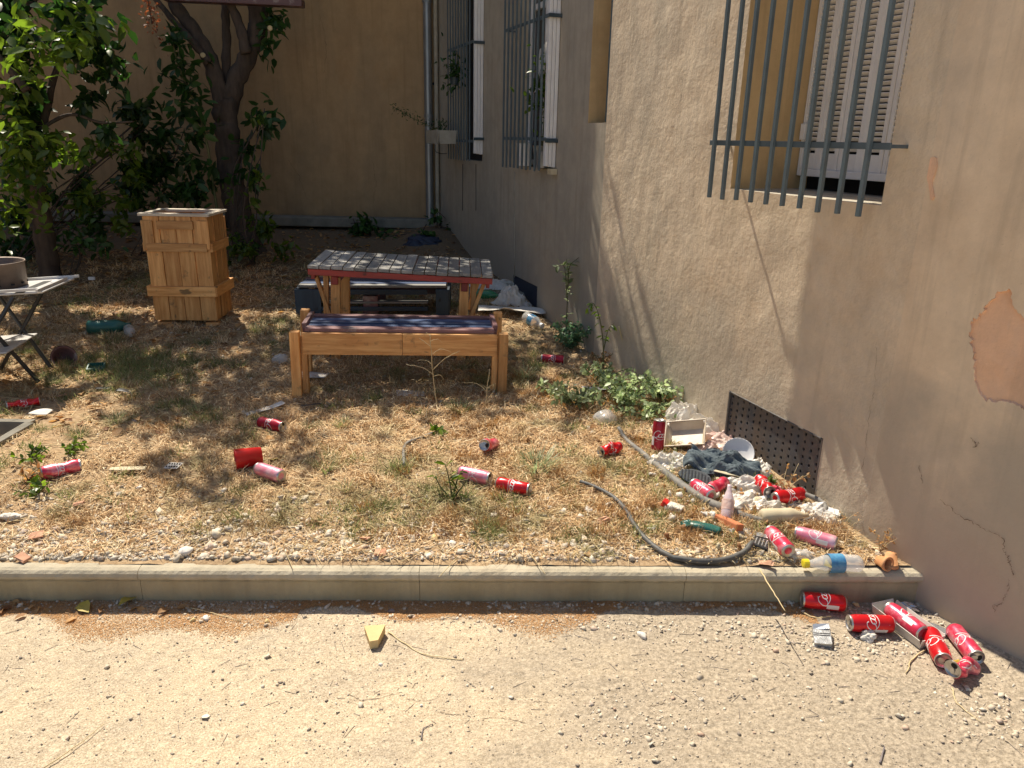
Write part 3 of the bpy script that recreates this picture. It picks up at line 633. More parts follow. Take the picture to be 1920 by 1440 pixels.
# ================================================================== HANGING PLANTER + WINDOW PLANT
def leafobj(name, mat, pos, dirs, size, parent=None, roll=.6, kind='stuff', wd=1.0):
    size = np.asarray(size); V, Fc = scatter(LV, LF, pos, frames(np.asarray(dirs), roll), np.stack([size, size*wd, size], 1)); o = mesh(name, V, Fc, mat, parent)
    if kind: o['kind'] = kind
    return o
wb = T(empty('window_box', wp(5.42, .18, 1.47)), 'weathered grey trough planter hung on the grille near the corner pipe', 'planter'); wb.rotation_euler = (0, 0, math.atan2(WD[1], WD[0]))
mb = MB(); L_, W2_, H_ = .23, .09, .12
for (c, d) in (((0, -W2_, H_/2), (2*L_, .012, H_)), ((0, W2_, H_/2), (2*L_, .012, H_)), ((-L_+.006, 0, H_/2), (.012, 2*W2_-.013, H_)), ((L_-.006, 0, H_/2), (.012, 2*W2_-.013, H_)), ((0, 0, .008), (2*L_-.03, 2*W2_-.02, .012))):
    V, Fc = cbox(d); V[:, :2] *= (1+.6*(V[:, 2:3]+c[2]-H_)*1.0); mb.add(V+np.array(c), Fc)
mb.build('trough', 'concrete', wb); V, Fc = cbox((2*L_-.04, 2*W2_-.03, .02)); mesh('potting_soil', V+np.array([0, 0, H_-.03]), Fc, 'soil', wb)
V, Fc = tubeg(spline([(-.15, .1, -.01), (-.16, .1, -.07), (-.1, .02, -.09), (.1, -.08, -.09)], 4), .004, 6); mesh('bracket', V, Fc, 'steel_dark', wb)
n = 260; u = rng.uniform(0, 1, n); br = rng.integers(0, 5, n); pos = np.stack([rng.normal(0, .09, n), rng.normal(0, .04, n), H_+rng.uniform(0, .09, n)], 1)
far = u > .45; pos[far] = np.stack([rng.normal(0.05, .02, far.sum()), .05+(u[far]-.45)*.75, H_+.02+(u[far]-.45)*.33+rng.normal(0, .02, far.sum())], 1)
leafobj('foliage', 'leafd', pos, rng.normal(0, 1, (n, 3)), rng.uniform(.018, .035, n), wb)
V, Fc = tubeg(spline([(0, 0, H_), (.03, .15, H_+.05), (.05, .3, H_+.12), (.05, .45, H_+.2)], 4), .003, 5); mesh('stem', V, Fc, 'stem', wb)

wpnt = T(empty('potted_plant', wp(3.30, .0, 1.335)), 'bright green potted shrub behind the bars of the middle far window', 'plant')
V, Fc = lathe([(.05, 0), (.065, .14), (.07, .15), (.062, .15), (.06, .13)], 16); mesh('pot', V, Fc, 'concrete', wpnt)
V, Fc = tubeg(spline([(0, 0, .14), (.01, 0, .35), (0, .01, .62)], 4), [.008]*9, 6); mesh('stem', V, Fc, 'stem', wpnt)
n = 170; pos = rng.normal(0, 1, (n, 3))*[.06, .04, .12]+[0, 0, .5]; leafobj('foliage', 'leaf', pos, rng.normal(0, 1, (n, 3))+[0, 0, .3], rng.uniform(.04, .075, n), wpnt, wd=1.3)
for i, (s, hh, lab, m) in enumerate(((3.6, .16, 'white tin pot beside the potted shrub in the middle far window', 'white'), (3.24, .11, 'small grey pot at the near end of the middle far window sill', 'zinc'))):
    V, Fc = lathe([(.05, 0), (.06, hh), (.052, hh), (.05, hh-.02)], 14); T(mesh('pot', V, Fc, m, loc=tuple(wp(s, .02, 1.337))), lab, 'pot')
V, Fc = cbox((.16, .01, .24), .003); V[:, 1] += .01*np.sin(V[:, 2]*30); o = mesh('hanging_cloth', V, Fc, 'paper', loc=tuple(wp(3.4, -.02, 2.05))); o.rotation_euler = (.2, .3, math.atan2(WD[1], WD[0])); T(o, 'white cloth hanging behind the bars high in the middle far window', 'cloth')
V, Fc = tubeg([(0, 0, 0), (0, 0, .55)], .0, 3); 
n = 120; pos = rng.normal(0, 1, (n, 3))*[.05, .03, .09]; o = empty('hanging_plant', wp(5.1, .14, 2.1)); leafobj('foliage', 'leafd', pos, rng.normal(0, 1, (n, 3)), rng.uniform(.04, .07, n), o); V, Fc = lathe([(.03, -.12), (.045, -.06), (.04, -.06)], 10); mesh('pot', V, Fc, 'steel_dark', o); T(o, 'dark green plant hanging on the bars of the far corner window', 'plant')
#MARK2

V, Fc = lathe([(0, 0), (.014, 0), (.014, .004)], 10); mesh('wall_hole', V @ euler(R(90), 0, 0).T+(HY(813, 157, 8.348)-np.array([-4.8, 8.35, 0])), Fc, 'black', bw)
for px in ([(824, 10), (823, 60), (825, 110), (822, 190), (824, 230)], [(600, 30), (612, 90), (606, 140)], [(540, 300), (560, 330), (575, 372)], [(700, 380), (705, 340), (698, 300)]):
    Q = spline([HY(x, y, 8.347)-np.array([-4.8, 8.35, 0]) for x, y in px], 9); Q[:, [0, 2]] += rng.normal(0, .006, (len(Q), 2)); w_ = rng.uniform(.001, .02 if px[0][0] > 800 else .004, len(Q)); V = []
    for q, a in zip(Q, w_): V += [q-[a/2, 0, 0], q+[a/2, 0, 0]]
    mesh('crack', V, [(2*i, 2*i+1, 2*i+3, 2*i+2) for i in range(len(Q)-1)], 'crack', bw)
# ================================================================== FURNITURE
def rz(v, a): c, s = math.cos(a), math.sin(a); return np.array([v[0]*c-v[1]*s, v[0]*s+v[1]*c, v[2]])
# ---- picnic table
tb = T(empty('table', (-.72, 4.72, .19)), 'wooden table with a grey board top and red painted edges between the two benches', 'table')
tb.rotation_euler = (0, R(2.6), R(4.0)); Wt, Dt, ht = 1.10, .62, .575
for i in range(16):
    w_ = Wt/16; x = -Wt/2+w_*(i+.5)
    o = box('plank', 'greyy', (x, rng.uniform(-.006, .006), ht+rng.uniform(-.003, .003)), (w_-.006, Dt+rng.uniform(-.01, .012), .018), tb, (rng.uniform(-.004, .004), rng.uniform(-.02, .02), rng.uniform(-.004, .004)))
for y in (-Dt/2+.012, Dt/2-.012): box('edge_rail', 'redwx', (0, y, ht-.03), (Wt-.01, .02, .035), tb)
box('edge_rail', 'redwy', (Wt/2-.03, 0, ht-.055), (.02, Dt-.05, .04), tb); box('edge_rail', 'redwy', (-Wt/2+.03, 0, ht-.055), (.02, Dt-.05, .04), tb)
for x in (-.40, .38):
    for y in (-.2, .2):
        box('leg', 'pinez', (x, y, ht/2-.045), (.055, .05, ht-.045), tb); box('leg', 'pinez', (x+(.06 if x < 0 else -.06)*-1, y+.02, ht/2-.045), (.03, .045, ht-.045), tb)
    box('cross_beam', 'redwy', (x, 0, ht-.085), (.04, .5, .05), tb)
    sx = -1 if x < 0 else 1
    for y in (-.2, .2): beam('brace', 'pinez', (x+sx*.12, y, ht-.06), (x+sx*.035, y, .26), .022, .035, tb)
box('stretcher', 'pinex', (0, .0, .12), (.72, .07, .025), tb)
# ---- front bench
bn = T(empty('bench', (-.63, 4.07, .185)), 'front wooden bench with pale pine apron and blue striped seat, nearest the camera', 'bench', 'benches beside the table'); bn.rotation_euler = (0, R(1.1), R(6.5))
Lb, Db, hb = 1.15, .40, .355
for x, s in ((-Lb/2+.022, -1), (Lb/2-.022, 1)):
    box('leg', 'pinez', (x, -Db/2+.0, hb/2-.01), (.05, .05, hb+.01), bn); box('leg', 'pinez', (x, Db/2-.03, hb/2+.01), (.05, .05, hb+.04), bn)
    box('leg', 'pinez', (x-s*.042, -Db/2+.04, hb/2-.02), (.03, .055, hb-.03), bn)
    box('end_board', 'plumy', (x-s*.041, 0.03, hb-.02), (.026, Db-.11, .075), bn, (0, s*.12, 0))
box('apron', 'pinex', (-.255, -Db/2+.012, hb-.075), (.525, .024, .118), bn); box('apron', 'pinex', (.265, -Db/2+.012, hb-.075), (.511, .024, .118), bn)
for k, (m, w_) in enumerate((('plumx', .066), ('bluex', .044), ('bluex', .05), ('bluex', .05), ('plumx', .05))):
    y = -Db/2+[.06, .145, .205, .275, .345][k]; box('seat_plank', m, (0, y, hb-.006+[0, -.006, -.002, -.005, .003][k]), (Lb-.14, w_, .018), bn)
box('rear_rail', 'pinex', (0, Db/2-.03, hb-.09), (Lb-.15, .022, .09), bn); pass
# ---- rear bench built from pallets
b2 = T(empty('bench', (-1.04, 5.55, .27)), 'rear navy blue pallet bench behind the table', 'bench', 'benches beside the table'); b2.rotation_euler = (0, R(-.5), R(3)); L2 = 1.10
box('side_panel', 'navywz', (-L2/2+.09, -.17, .10), (.17, .022, .19), b2); box('side_panel', 'navywz', (L2/2-.045, -.17, .10), (.09, .022, .19), b2)
box('side_panel', 'navywy', (-L2/2, .0, .10), (.022, .36, .19), b2); box('side_panel', 'navywy', (L2/2, .0, .10), (.022, .36, .19), b2)
for k, m in enumerate(('bluex', 'bluex', 'greyx', 'bluex', 'plumx')): box('seat_plank', m, (0, [-.02, .045, -.14, -.08, .12][k], .212+.002*k), (L2-.03, [.05, .05, .06, .045, .07][k], .018), b2)
box('slat', 'navywx', (0, -.17, .175), (L2-.30, .02, .035), b2); box('slat', 'greyx', (.02, -.12, .095), (L2-.34, .09, .014), b2); box('slat', 'navywx', (0, -.165, .05), (L2-.3, .02, .03), b2)
box('block', 'plumz', (-.02, -.12, .075), (.11, .08, .14), b2); box('block', 'plumz', (.0, .14, .075), (.11, .06, .14), b2); box('slat', 'plumx', (.02, .15, .13), (L2-.1, .022, .06), b2)
# ---- tall pallet wood planter
pl = T(empty('planter', (-2.30, 5.27, .245)), 'tall square planter of pine pallet boards standing in front of the trees', 'planter'); pl.rotation_euler = (0, 0, R(2.5))
Wp, Dp, Hp = .43, .34, .745
def tp(z): return 1-.0*z
for f, (ax, sgn) in enumerate((('y', -1), ('y', 1), ('x', -1), ('x', 1))):
    L_ = Wp if ax == 'y' else Dp; nb = 4 if ax == 'y' else 3
    for i in range(nb):
        w_ = L_/nb; u = -L_/2+w_*(i+.5); dep = rng.uniform(0, .004)
        c = (u, sgn*(Dp/2-.012-dep), Hp/2+.012) if ax == 'y' else (sgn*(Wp/2-.012-dep), u*(1-.0), Hp/2+.012)
        d = (w_-.004, .02, Hp-.03) if ax == 'y' else (.02, w_-.02, Hp-.03)
        box('board', 'pinez', c, d, pl)
    for k, z in enumerate((.535, .235)):
        t = .02+.006*k
        c = (0, sgn*(Dp/2+.009+.002*k), z) if ax == 'y' else (sgn*(Wp/2+.009+.002*k), 0, z)
        d = (Wp-.03+.06*k, t-.002, .055+.012*k) if ax == 'y' else (t-.002, Dp+.0+.03*k, .06+.012*k)
        box('rail', 'pinex' if ax == 'y' else 'piney', c, d, pl)
    if ax == 'y':
        box('rail', 'pinex', (0, sgn*(Dp/2+.006), .685), (.24, .014, .055), pl)
        for x in (-Wp/2+.03, Wp/2-.03): box('corner_board', 'pinez', (x*1.0, sgn*(Dp/2+.0065), .62), (.075, .0135, .19) if sgn < 0 else (.07, .0135, .19), pl)
for (c, d) in (((0, -Dp/2+.012, Hp+.008), (Wp+.04, .06, .018)), ((0, Dp/2-.012, Hp+.008), (Wp+.04, .06, .018)), ((-Wp/2+.012, 0, Hp+.0075), (.06, Dp-.086, .0165)), ((Wp/2-.012, 0, Hp+.0075), (.06, Dp-.086, .0165))):
    box('top_frame', 'creamx' if d[0] > .2 else 'creamy', c, d, pl)
box('soil_fill', 'soil', (0, 0, Hp-.40), (Wp-.06, Dp-.06, .02), pl)
for x in (-.16, .17): box('foot', 'pinex', (x, -.13, -.003), (.09, .07, .03), pl, (0, 0, .2)); box('foot', 'pinex', (x, .13, -.003), (.09, .07, .03), pl)
# ---- small tray table on the left edge with brazier
sm = T(empty('side_table', (-2.88, 3.93, .187)), 'small two tier metal table with worn white trays at the left edge', 'table')
box('tray', 'tabletop', (.02, .03, .512), (.78, .40, .012), sm, (0, R(-3.5), R(8)), .004)
for (c, d) in (((.02, -.165, .527), (.78, .012, .014)), ((.02, .225, .527), (.78, .012, .014)), ((.40, .03, .55), (.012, .36, .014)), ((-.36, .03, .503), (.012, .36, .014))):
    box('tray_rim', 'tabletop', c, d, sm, (0, R(-3.5), R(8)))
box('dark_strip', 'blackp', (.30, .03, .5345), (.045, .33, .004), sm, (0, R(-3.5), R(8)))
box('shelf', 'tabletop', (-.12, -.02, .20), (.62, .36, .01), sm, (R(2), R(-4), R(8)), .003)
for p, q in (((.02, -.13, .505), (.235, .02, .0)), ((.30, -.15, .515), (.04, -.40, .0)), ((-.05, .2, .5), (.2, .22, .0)), ((.26, .21, .52), (-.1, .2, 0))):
    V, Fc = tubeg([p, q], .011, 8); mesh('leg', V, Fc, 'blackp', sm)
bz = T(empty('brazier', (-2.80, 3.98, .71)), 'round rusty metal brazier drum resting on the small tray table', 'brazier')
V, Fc = lathe([(.125, .003), (.15, .0), (.152, .13), (.158, .136), (.156, .142), (.148, .136), (.146, .02)], 26, cap1=True); mesh('drum', V, Fc, 'rust', bz, True)
for k in range(14): a = k*.45; V, Fc = cbox((.018, .004, .008)); V = V @ euler(0, 0, a+math.pi/2).T; mesh('slot', V+np.array([.1515*math.cos(a), .1515*math.sin(a), .03]), Fc, 'black', bz)
# ---- sunken concrete box on the left
pit = struct(empty('concrete_pit', (0, 0, 0)), 'sunken concrete box with leaves at the left edge')
for nm, c, d in (('pit_rim', ((PIT[0]+PIT[1])/2, PIT[3]-.02, .13), (1.0, .05, .13)), ('pit_rim', (PIT[1]+.0, (PIT[2]+PIT[3])/2-.02, .13), (.045, .33, .135)), ('pit_rim', ((PIT[0]+PIT[1])/2, PIT[2]+.03, .11), (1.0, .05, .13))): box(nm, 'concrete_old', c, d, pit, jit=.002)
# low concrete step by the far vent
box_ = box('concrete_block', 'concrete_old', (0, 0, 0), (.62, .22, .10), jit=.004, b=.012); p = G(945, 560); box_.location = (p[0]-.05, p[1]+.12, p[2]+.0); box_.rotation_euler = (0, 0, R(-3)); T(box_, 'grey concrete block half buried between the table and the far vent', 'block')

# ================================================================== CANS
LET = {  # cursive strokes in (u, v)
 'C': [[(.95, .80), (.75, 1.0), (.35, .95), (.05, .5), (.15, .08), (.55, -.02), (.95, .25)]],
 'o': [[(.5, .55), (.15, .45), (.1, .12), (.4, 0), (.62, .2), (.6, .48), (.45, .56), (.75, .5)]],
 'c': [[(.6, .45), (.4, .56), (.12, .35), (.15, .06), (.42, 0), (.7, .15)]],
 'a': [[(.6, .5), (.25, .5), (.08, .2), (.25, 0), (.52, .15), (.6, .55), (.58, .1), (.8, .05)]],
 'l': [[(.05, .1), (.35, .6), (.45, 1.0), (.28, 1.02), (.2, .5), (.3, .0), (.6, .1)]],
 '-': [[(.1, .28), (.5, .3)]]}
def script(word, h, wds={'C': .95, 'o': .62, 'c': .6, 'a': .72, 'l': .5, '-': .55}):
    x = 0; out = []
    for ch in word:
        for st in LET[ch]: q = spline(st, 3)*h; q[:, 0] += x+q[:, 1]*.25; out.append(q)
        x += wds[ch]*h*.78
    return out, x
def can(label, A, B, kind='garden', mat='canr', lid='A', roll=0., crush=0., bend=0., squash=0., lift=0., L=.145, r=.0285, text=True, seed=0, tilt=0., panel=True, group='drink cans dropped in the yard', bot='alu'):
    """A, B: survey pixels of the two ends of the can lying on the ground"""
    fn = (lambda p: Lp(p[0], p[1], r+.004)) if kind == 'path' else (lambda p: G(p[0], p[1], r*(1-squash*.5)))
    a, b = fn(A), fn(B); mid = (a+b)/2; d = b-a if lid == 'B' else a-b; yaw = math.atan2(d[1], d[0]); rs = np.random.default_rng(seed+5)
    root = T(empty('drink_can', tuple(mid+np.array([0, 0, lift]))), label, 'drink can', group); root.rotation_euler = (0, tilt, yaw)
    def dfm(V):                        # local: x axis of the can, lid at +L/2
        V = np.array(V, float); x = V[:, 0]/L
        if crush:
            q = np.clip(1-(2*np.abs(x))**4, 0, 1); ang = np.arctan2(V[:, 2], V[:, 1])
            f = 1-crush*q*(.35+.35*np.sin(ang*2+x*9+seed)+.25*np.sin(ang*3-x*14+seed*2)); V[:, 1:] *= f[:, None]
        if squash: V[:, 2] *= (1-squash*np.clip(1-(2*np.abs(x))**6, .0, 1)) ; V[:, 1] *= 1+squash*.25
        if bend: V[:, 1] += bend*(4*x*x)*L*.5*np.sign(x); V[:, 0] -= abs(bend)*np.abs(x)*L*.35; V[:, 2] += 0
        return V
    cr, sr = math.cos(roll), math.sin(roll); RX = np.array([[1, 0, 0], [0, cr, -sr], [0, sr, cr]])
    N = 24; pr = [(.020, -L/2+.004), (.0225, -L/2), (.025, -L/2+.005)]+[(r, -L/2+.012+(L-.036)*k/9) for k in range(10)]+[(r*.93, L/2-.012), (r*.885, L/2-.005)]
    V, Fc = lathe(pr, N, 'x', True, False); o = mesh('body', dfm(V) @ RX.T, Fc, mat, root, True)
    pr = [(.0, -L/2+.006), (.013, -L/2+.0045), (.0205, -L/2-.0003), (.0230, -L/2-.0006), (.0256, -L/2+.0052)]; V, Fc = lathe(pr, N, 'x', False, False); mesh('base', dfm(V) @ RX.T, Fc, bot, root, True)
    pr = [(r*.9, L/2-.006), (r*.92, L/2-.001), (r*.89, L/2+.0005), (r*.83, L/2-.0005), (r*.80, L/2-.005), (.012, L/2-.005), (0, L/2-.005)]; V, Fc = lathe(pr, N, 'x', False, False); lidm = mesh('lid', dfm(V) @ RX.T, Fc, 'alu', root, True)
    k = 10; hv = [(L/2-.0042, .012+.0075*math.cos(t), .0105*math.sin(t)) for t in np.arange(k)*2*math.pi/k]; mesh('opening', dfm(hv) @ RX.T, [tuple(range(k))], 'hole', lidm)
    tv = [(L/2-.002, -.006+.0105*math.cos(t), .0065*math.sin(t)) for t in np.arange(k)*2*math.pi/k]; tv2 = [(x+.0012, y, z) for x, y, z in tv]
    mesh('tab', dfm(tv+tv2) @ RX.T, [tuple(range(k, 2*k))]+[(i, (i+1) % k, (i+1) % k+k, i+k) for i in range(k)], 'alu', lidm)
    if text:
        st, wd = script('Coca-Cola', .030); V = []; Fc = []; rr = r+.00035
        st.append(spline([(.002, .004), (.03, -.010), (.07, -.006), (.105, -.012)], 5)); 
        for q in st:
            t = np.gradient(q, axis=0); t /= np.linalg.norm(t, axis=1)[:, None]+1e-9; nn = np.stack([-t[:, 1], t[:, 0]], 1); ww = .0021*(1+.5*np.abs(t[:, 0]*0+t[:, 1]))
            n0 = len(V)
            for p_, m_, w_ in zip(q, nn, ww):
                for s in (-1, 1):
                    e = p_+m_*s*w_/2; ph = (e[0]-wd/2)/r; V.append((e[1]-.006, rr*math.sin(-ph), rr*math.cos(ph)))
            Fc += [(n0+2*i, n0+2*i+1, n0+2*i+3, n0+2*i+2) for i in range(len(q)-1)]
        mesh('lettering', dfm(V) @ RX.T, Fc, 'aluw', root)
        if panel:
            V = []; Fc = []
            for i in range(6):
                ph = 2.3+i*.12
                for x in (-.045, -.005): V.append((x, rr*math.sin(ph), rr*math.cos(ph)))
            Fc = [(2*i, 2*i+1, 2*i+3, 2*i+2) for i in range(5)]; mesh('info_panel', dfm(V) @ RX.T, Fc, 'aluw', root)
    return root
can('red cola can lying against the kerb on the path, silver end to the left', (1508, 1124), (1580, 1131), 'path', lid='A', roll=.9, seed=1)
can('red cola can on the path touching the white carton, opened lid to the left', (1597, 1168), (1668, 1170), 'path', lid='A', roll=.6, seed=2)
can('faded pink cola can lying in the white cardboard tray', (1668, 1146), (1727, 1190), 'path', mat='canp', lid='A', roll=1.9, lift=.008, seed=3)
can('red cola can on the path with its opened lid facing down right', (1744, 1188), (1768, 1236), 'path', lid='B', roll=-.4, seed=4)
can('pink red cola can nearest the wall on the path, lid facing down right', (1790, 1183), (1828, 1230), 'path', mat='canp', lid='B', roll=-.2, seed=5)
can('crushed and folded pink red can, nearest of the group on the path', (1778, 1268), (1828, 1240), 'path', mat='canp', lid='A', roll=1.5, crush=.55, bend=.35, squash=.1, seed=6, L=.135)
can('flattened red can beside the table leg at the left edge', (18, 760), (70, 752), mat='canr', crush=.6, squash=.35, lid='A', seed=7)
can('faded red can in the weeds at the far left of the lawn', (82, 887), (146, 872), mat='canp', roll=1.6, lid='B', seed=8, crush=.18)
can('dark red can beside the grey cardboard strip', (484, 790), (533, 801), mat='cand', lid='B', roll=.8, seed=9, crush=.15)
can('pale pink can next to the red plastic cup', (486, 878), (526, 893), mat='canw', lid='A', roll=1.6, seed=10, text=False)
can('half buried faded can pointing upward in the middle of the lawn', (906, 846), (930, 822), mat='canp', lid='A', tilt=-.35, crush=.25, seed=11, text=False)
can('bleached pink can behind the weed in the middle of the lawn', (865, 885), (915, 897), mat='canw', lid='B', roll=.9, seed=12)
can('bright red can right of the bleached one on the lawn', (935, 906), (990, 918), mat='canr', lid='B', roll=1.6, crush=.12, seed=13)
can('crumpled red can with open lid facing the camera, left of the hose', (1127, 846), (1160, 838), mat='canr', lid='A', crush=.6, bend=.1, seed=14, L=.12)
can('dark red can lying in leaves below the leafy bush by the wall', (1022, 672), (1052, 674), mat='cand', lid='A', crush=.2, seed=22)
c = can('dark red can standing tilted beside the white plastic tray', (1233, 835), (1233, 834), mat='cand', lid='B', tilt=0, text=True, seed=15, roll=1.6); c.rotation_euler = (0, R(-80), R(80)); c.location.z += .05
can('red can at the left end of the rubbish heap, end on', (1303, 908), (1332, 930), mat='canp', lid='A', roll=.5, seed=16, L=.12)
can('dented pink can behind the glass bottle in the rubbish heap', (1328, 922), (1362, 902), mat='canp', lid='A', crush=.3, seed=17, L=.12, text=False)
can('crushed red can with white base in the middle of the rubbish heap', (1440, 930), (1424, 908), mat='canr', lid='A', crush=.35, lift=.02, seed=18, L=.12, bot='aluw')
can('faded red can at the right end of the rubbish heap', (1450, 940), (1506, 928), mat='canr', lid='B', roll=.9, lift=.01, seed=19, crush=.12)
can('faded pink can with its base facing the camera below the hose loop', (1447, 998), (1475, 1032), mat='canp', lid='A', roll=.8, seed=20)
can('bleached pink can lying right of the one showing its base', (1499, 1000), (1561, 1019), mat='canw', lid='A', roll=1.2, seed=21)
can('pink can half hidden behind the right end of the rubbish heap', (1452, 922), (1476, 934), mat='canp', lid='A', crush=.3, seed=23, L=.11, text=False)

# ================================================================== RUBBISH
def put(o, p, rot=(0, 0, 0)): o.location = tuple(map(float, p)); o.rotation_euler = rot; return o
def draped(name, mat, label, cat, p, size, seed, rot=(0, 0, 0)):
    r_ = np.random.default_rng(seed); nr, na = 22, 72; V = []; ph = r_.uniform(0, 6.28, 12); sx, sy, sz = size
    for i in range(nr):
        r = (i+.02)/(nr-1)
        for j in range(na):
            a = 2*math.pi*j/na; e = 1+.22*math.sin(2*a+ph[0])+.16*math.sin(3*a+ph[1])+.13*math.sin(7*a+ph[2]); x = math.cos(a)*r*e; y = math.sin(a)*r*e
            rid = .55*(1-abs(math.sin(2.2*x+3.1*y+ph[3]+1.3*math.sin(2*y+ph[4]))))+.45*(1-abs(math.sin(4.4*x-2.3*y+ph[5]+math.sin(3*x+ph[6]))))+.3*(1-abs(math.sin(6.5*y+3.5*x+ph[7])))+.2*(1-abs(math.sin(9*x-8*y+ph[8])))
            z = sz*((1-r**2.6)*(.85+.25*math.sin(2*x+ph[9])+.62*rid)+.3*rid*r); V.append((x*sx*1.7+.006*math.sin(9*z/sz+ph[10]), y*sy*1.6, z*1.0))
    Fc = [(i*na+j, i*na+(j+1) % na, (i+1)*na+(j+1) % na, (i+1)*na+j) for i in range(nr-1) for j in range(na)]+[tuple(range(na))[::-1]]
    o = mesh(name, V, Fc, mat, None, False); put(o, np.asarray(p)-[0, 0, .012], rot); return T(o, label, cat)
def crumple(name, mat, label, cat, p, size, seed, amp=.35, freq=2.2, rot=(0, 0, 0), sub=3, smooth=False):
    if mat in ('bag', 'bagp'): return draped(name, mat, label, cat, p, size, seed, rot)
    V, Fc = icos(sub+1); r_ = np.random.default_rng(seed); d = 1+amp*.8*n3(V, seed, freq)
    for q in range(9): k_ = r_.normal(0, 1, 3); k_ *= r_.uniform(2.5, 9)/np.linalg.norm(k_); d += amp*.32*(np.abs(np.sin(V @ k_+r_.uniform(0, 6)+.8*n3(V, seed+q, 2)))-.6)*2/r_.uniform(1.6, 3)
    V = V*np.clip(d, .25, 2)[:, None]*np.array(size)*1.12; V[:, 2] = np.maximum(V[:, 2], -size[2]*.5)
    o = mesh(name, V, Fc, mat, None, smooth); put(o, np.asarray(p)+[0, 0, size[2]*.45], rot); return T(o, label, cat)
def sheet(name, mat, label, cat, p, w_, d_, seed, amp=.01, rot=(0, 0, 0), nx=14, ny=10, curl=0, smooth=True, th=.0015, f=14):
    xs = np.linspace(-.5, .5, nx)*w_; ys = np.linspace(-.5, .5, ny)*d_; X, Y = np.meshgrid(xs, ys); P3 = np.stack([X, Y, 0*X], 2).reshape(-1, 3)
    z = amp*(n3(P3, seed, f)+.4*n3(P3, seed+1, f*2.7))+curl*(P3[:, 0]/w_)**2+abs(amp)*1.2; P3[:, 2] = z
    i = (np.arange(ny-1)[:, None]*nx+np.arange(nx-1)[None]).ravel(); Fa = np.stack([i, i+1, i+nx+1, i+nx], 1); n = len(P3)
    V = np.vstack([P3, P3-[0, 0, th]]); Fb = Fa[:, ::-1]+n
    ed = [k for k in range(nx)]+[nx*(j+1)-1 for j in range(1, ny)]+[nx*ny-1-k for k in range(1, nx)]+[nx*(ny-1-j) for j in range(1, ny-1)]
    Fs = np.array([(ed[k], ed[k]+n, ed[(k+1) % len(ed)]+n, ed[(k+1) % len(ed)]) for k in range(len(ed))])
    o = mesh(name, V, np.vstack([Fa, Fb, Fs]), mat, None, smooth); put(o, p, rot); return T(o, label, cat) if label else o
# red cup
cu = T(empty('plastic_cup', tuple(G(466, 858, .042))), 'bright red plastic cup lying on its side on the lawn', 'cup'); cu.rotation_euler = (0, 0, math.atan2(*(G(490, 853)-G(445, 860))[[1, 0]]))
V, Fc = lathe([(.036, -.05), (.034, -.05), (.030, .046), (0, .046)], 24, 'x', False, False); 
V, Fc = lathe([(0, .055), (.036, .055), (.038, .052), (.0445, -.05), (.046, -.055), (.043, -.055), (.042, -.049), (.035, .048), (0, .049)], 26, 'x', False, False); mesh('cup_body', V, Fc, 'redp', cu, True)
V, Fc = tubeg([(-.053, .0445*math.cos(t), .0445*math.sin(t)) for t in np.linspace(0, 6.283, 25)], .0018, 6); mesh('rim', V, Fc, 'redp', cu, True)
# cardboard strips and paper
sheet('cardboard_strip', 'paper', 'long grey white cardboard strip behind the dark red can', 'cardboard', G(497, 767, .01), .20, .05, 31, .003, (0, R(-6), R(38)), curl=.02)
sheet('cardboard_strip', 'cream', 'dusty flattened carton strip left of the blister card', 'cardboard', G(240, 880, .008), .14, .035, 32, .004, (0, 0, R(12)))
sheet('paper_sheet', 'paper', 'crumpled white paper under the left end of the front bench', 'paper', G(585, 707, .01), .17, .11, 33, .008)
sheet('paper_sheet', 'paper', 'dirty paper lying below the middle of the front bench', 'paper', G(770, 738, .006), .15, .09, 34, .004, (0, 0, .2))
sheet('paper_sheet', 'paper', 'pale torn wrapper beside the flattened can at the left edge', 'wrapper', G(78, 778, .01), .09, .06, 35, .01)
crumple('plastic_cup', 'clear', 'dented clear plastic cup left of the bench leg', 'cup', G(524, 680), (.045, .035, .035), 36, .12)
bc = T(empty('blister_card', tuple(G(325, 873, .008))), 'silver white blister card lying on the lawn', 'packaging'); bc.rotation_euler = (R(6), R(-4), R(-10))
box('card', 'paper', (0, 0, 0), (.065, .05, .002), bc)
for i in range(5):
    for j in range(2): V, Fc = lathe([(.003, 0), (.0026, .003), (.0012, .004)], 8); V[:, 1] *= 1.7; mesh('blister', V+np.array([-.024+.012*i, -.011+.022*j, .0012]), Fc, 'black', bc)
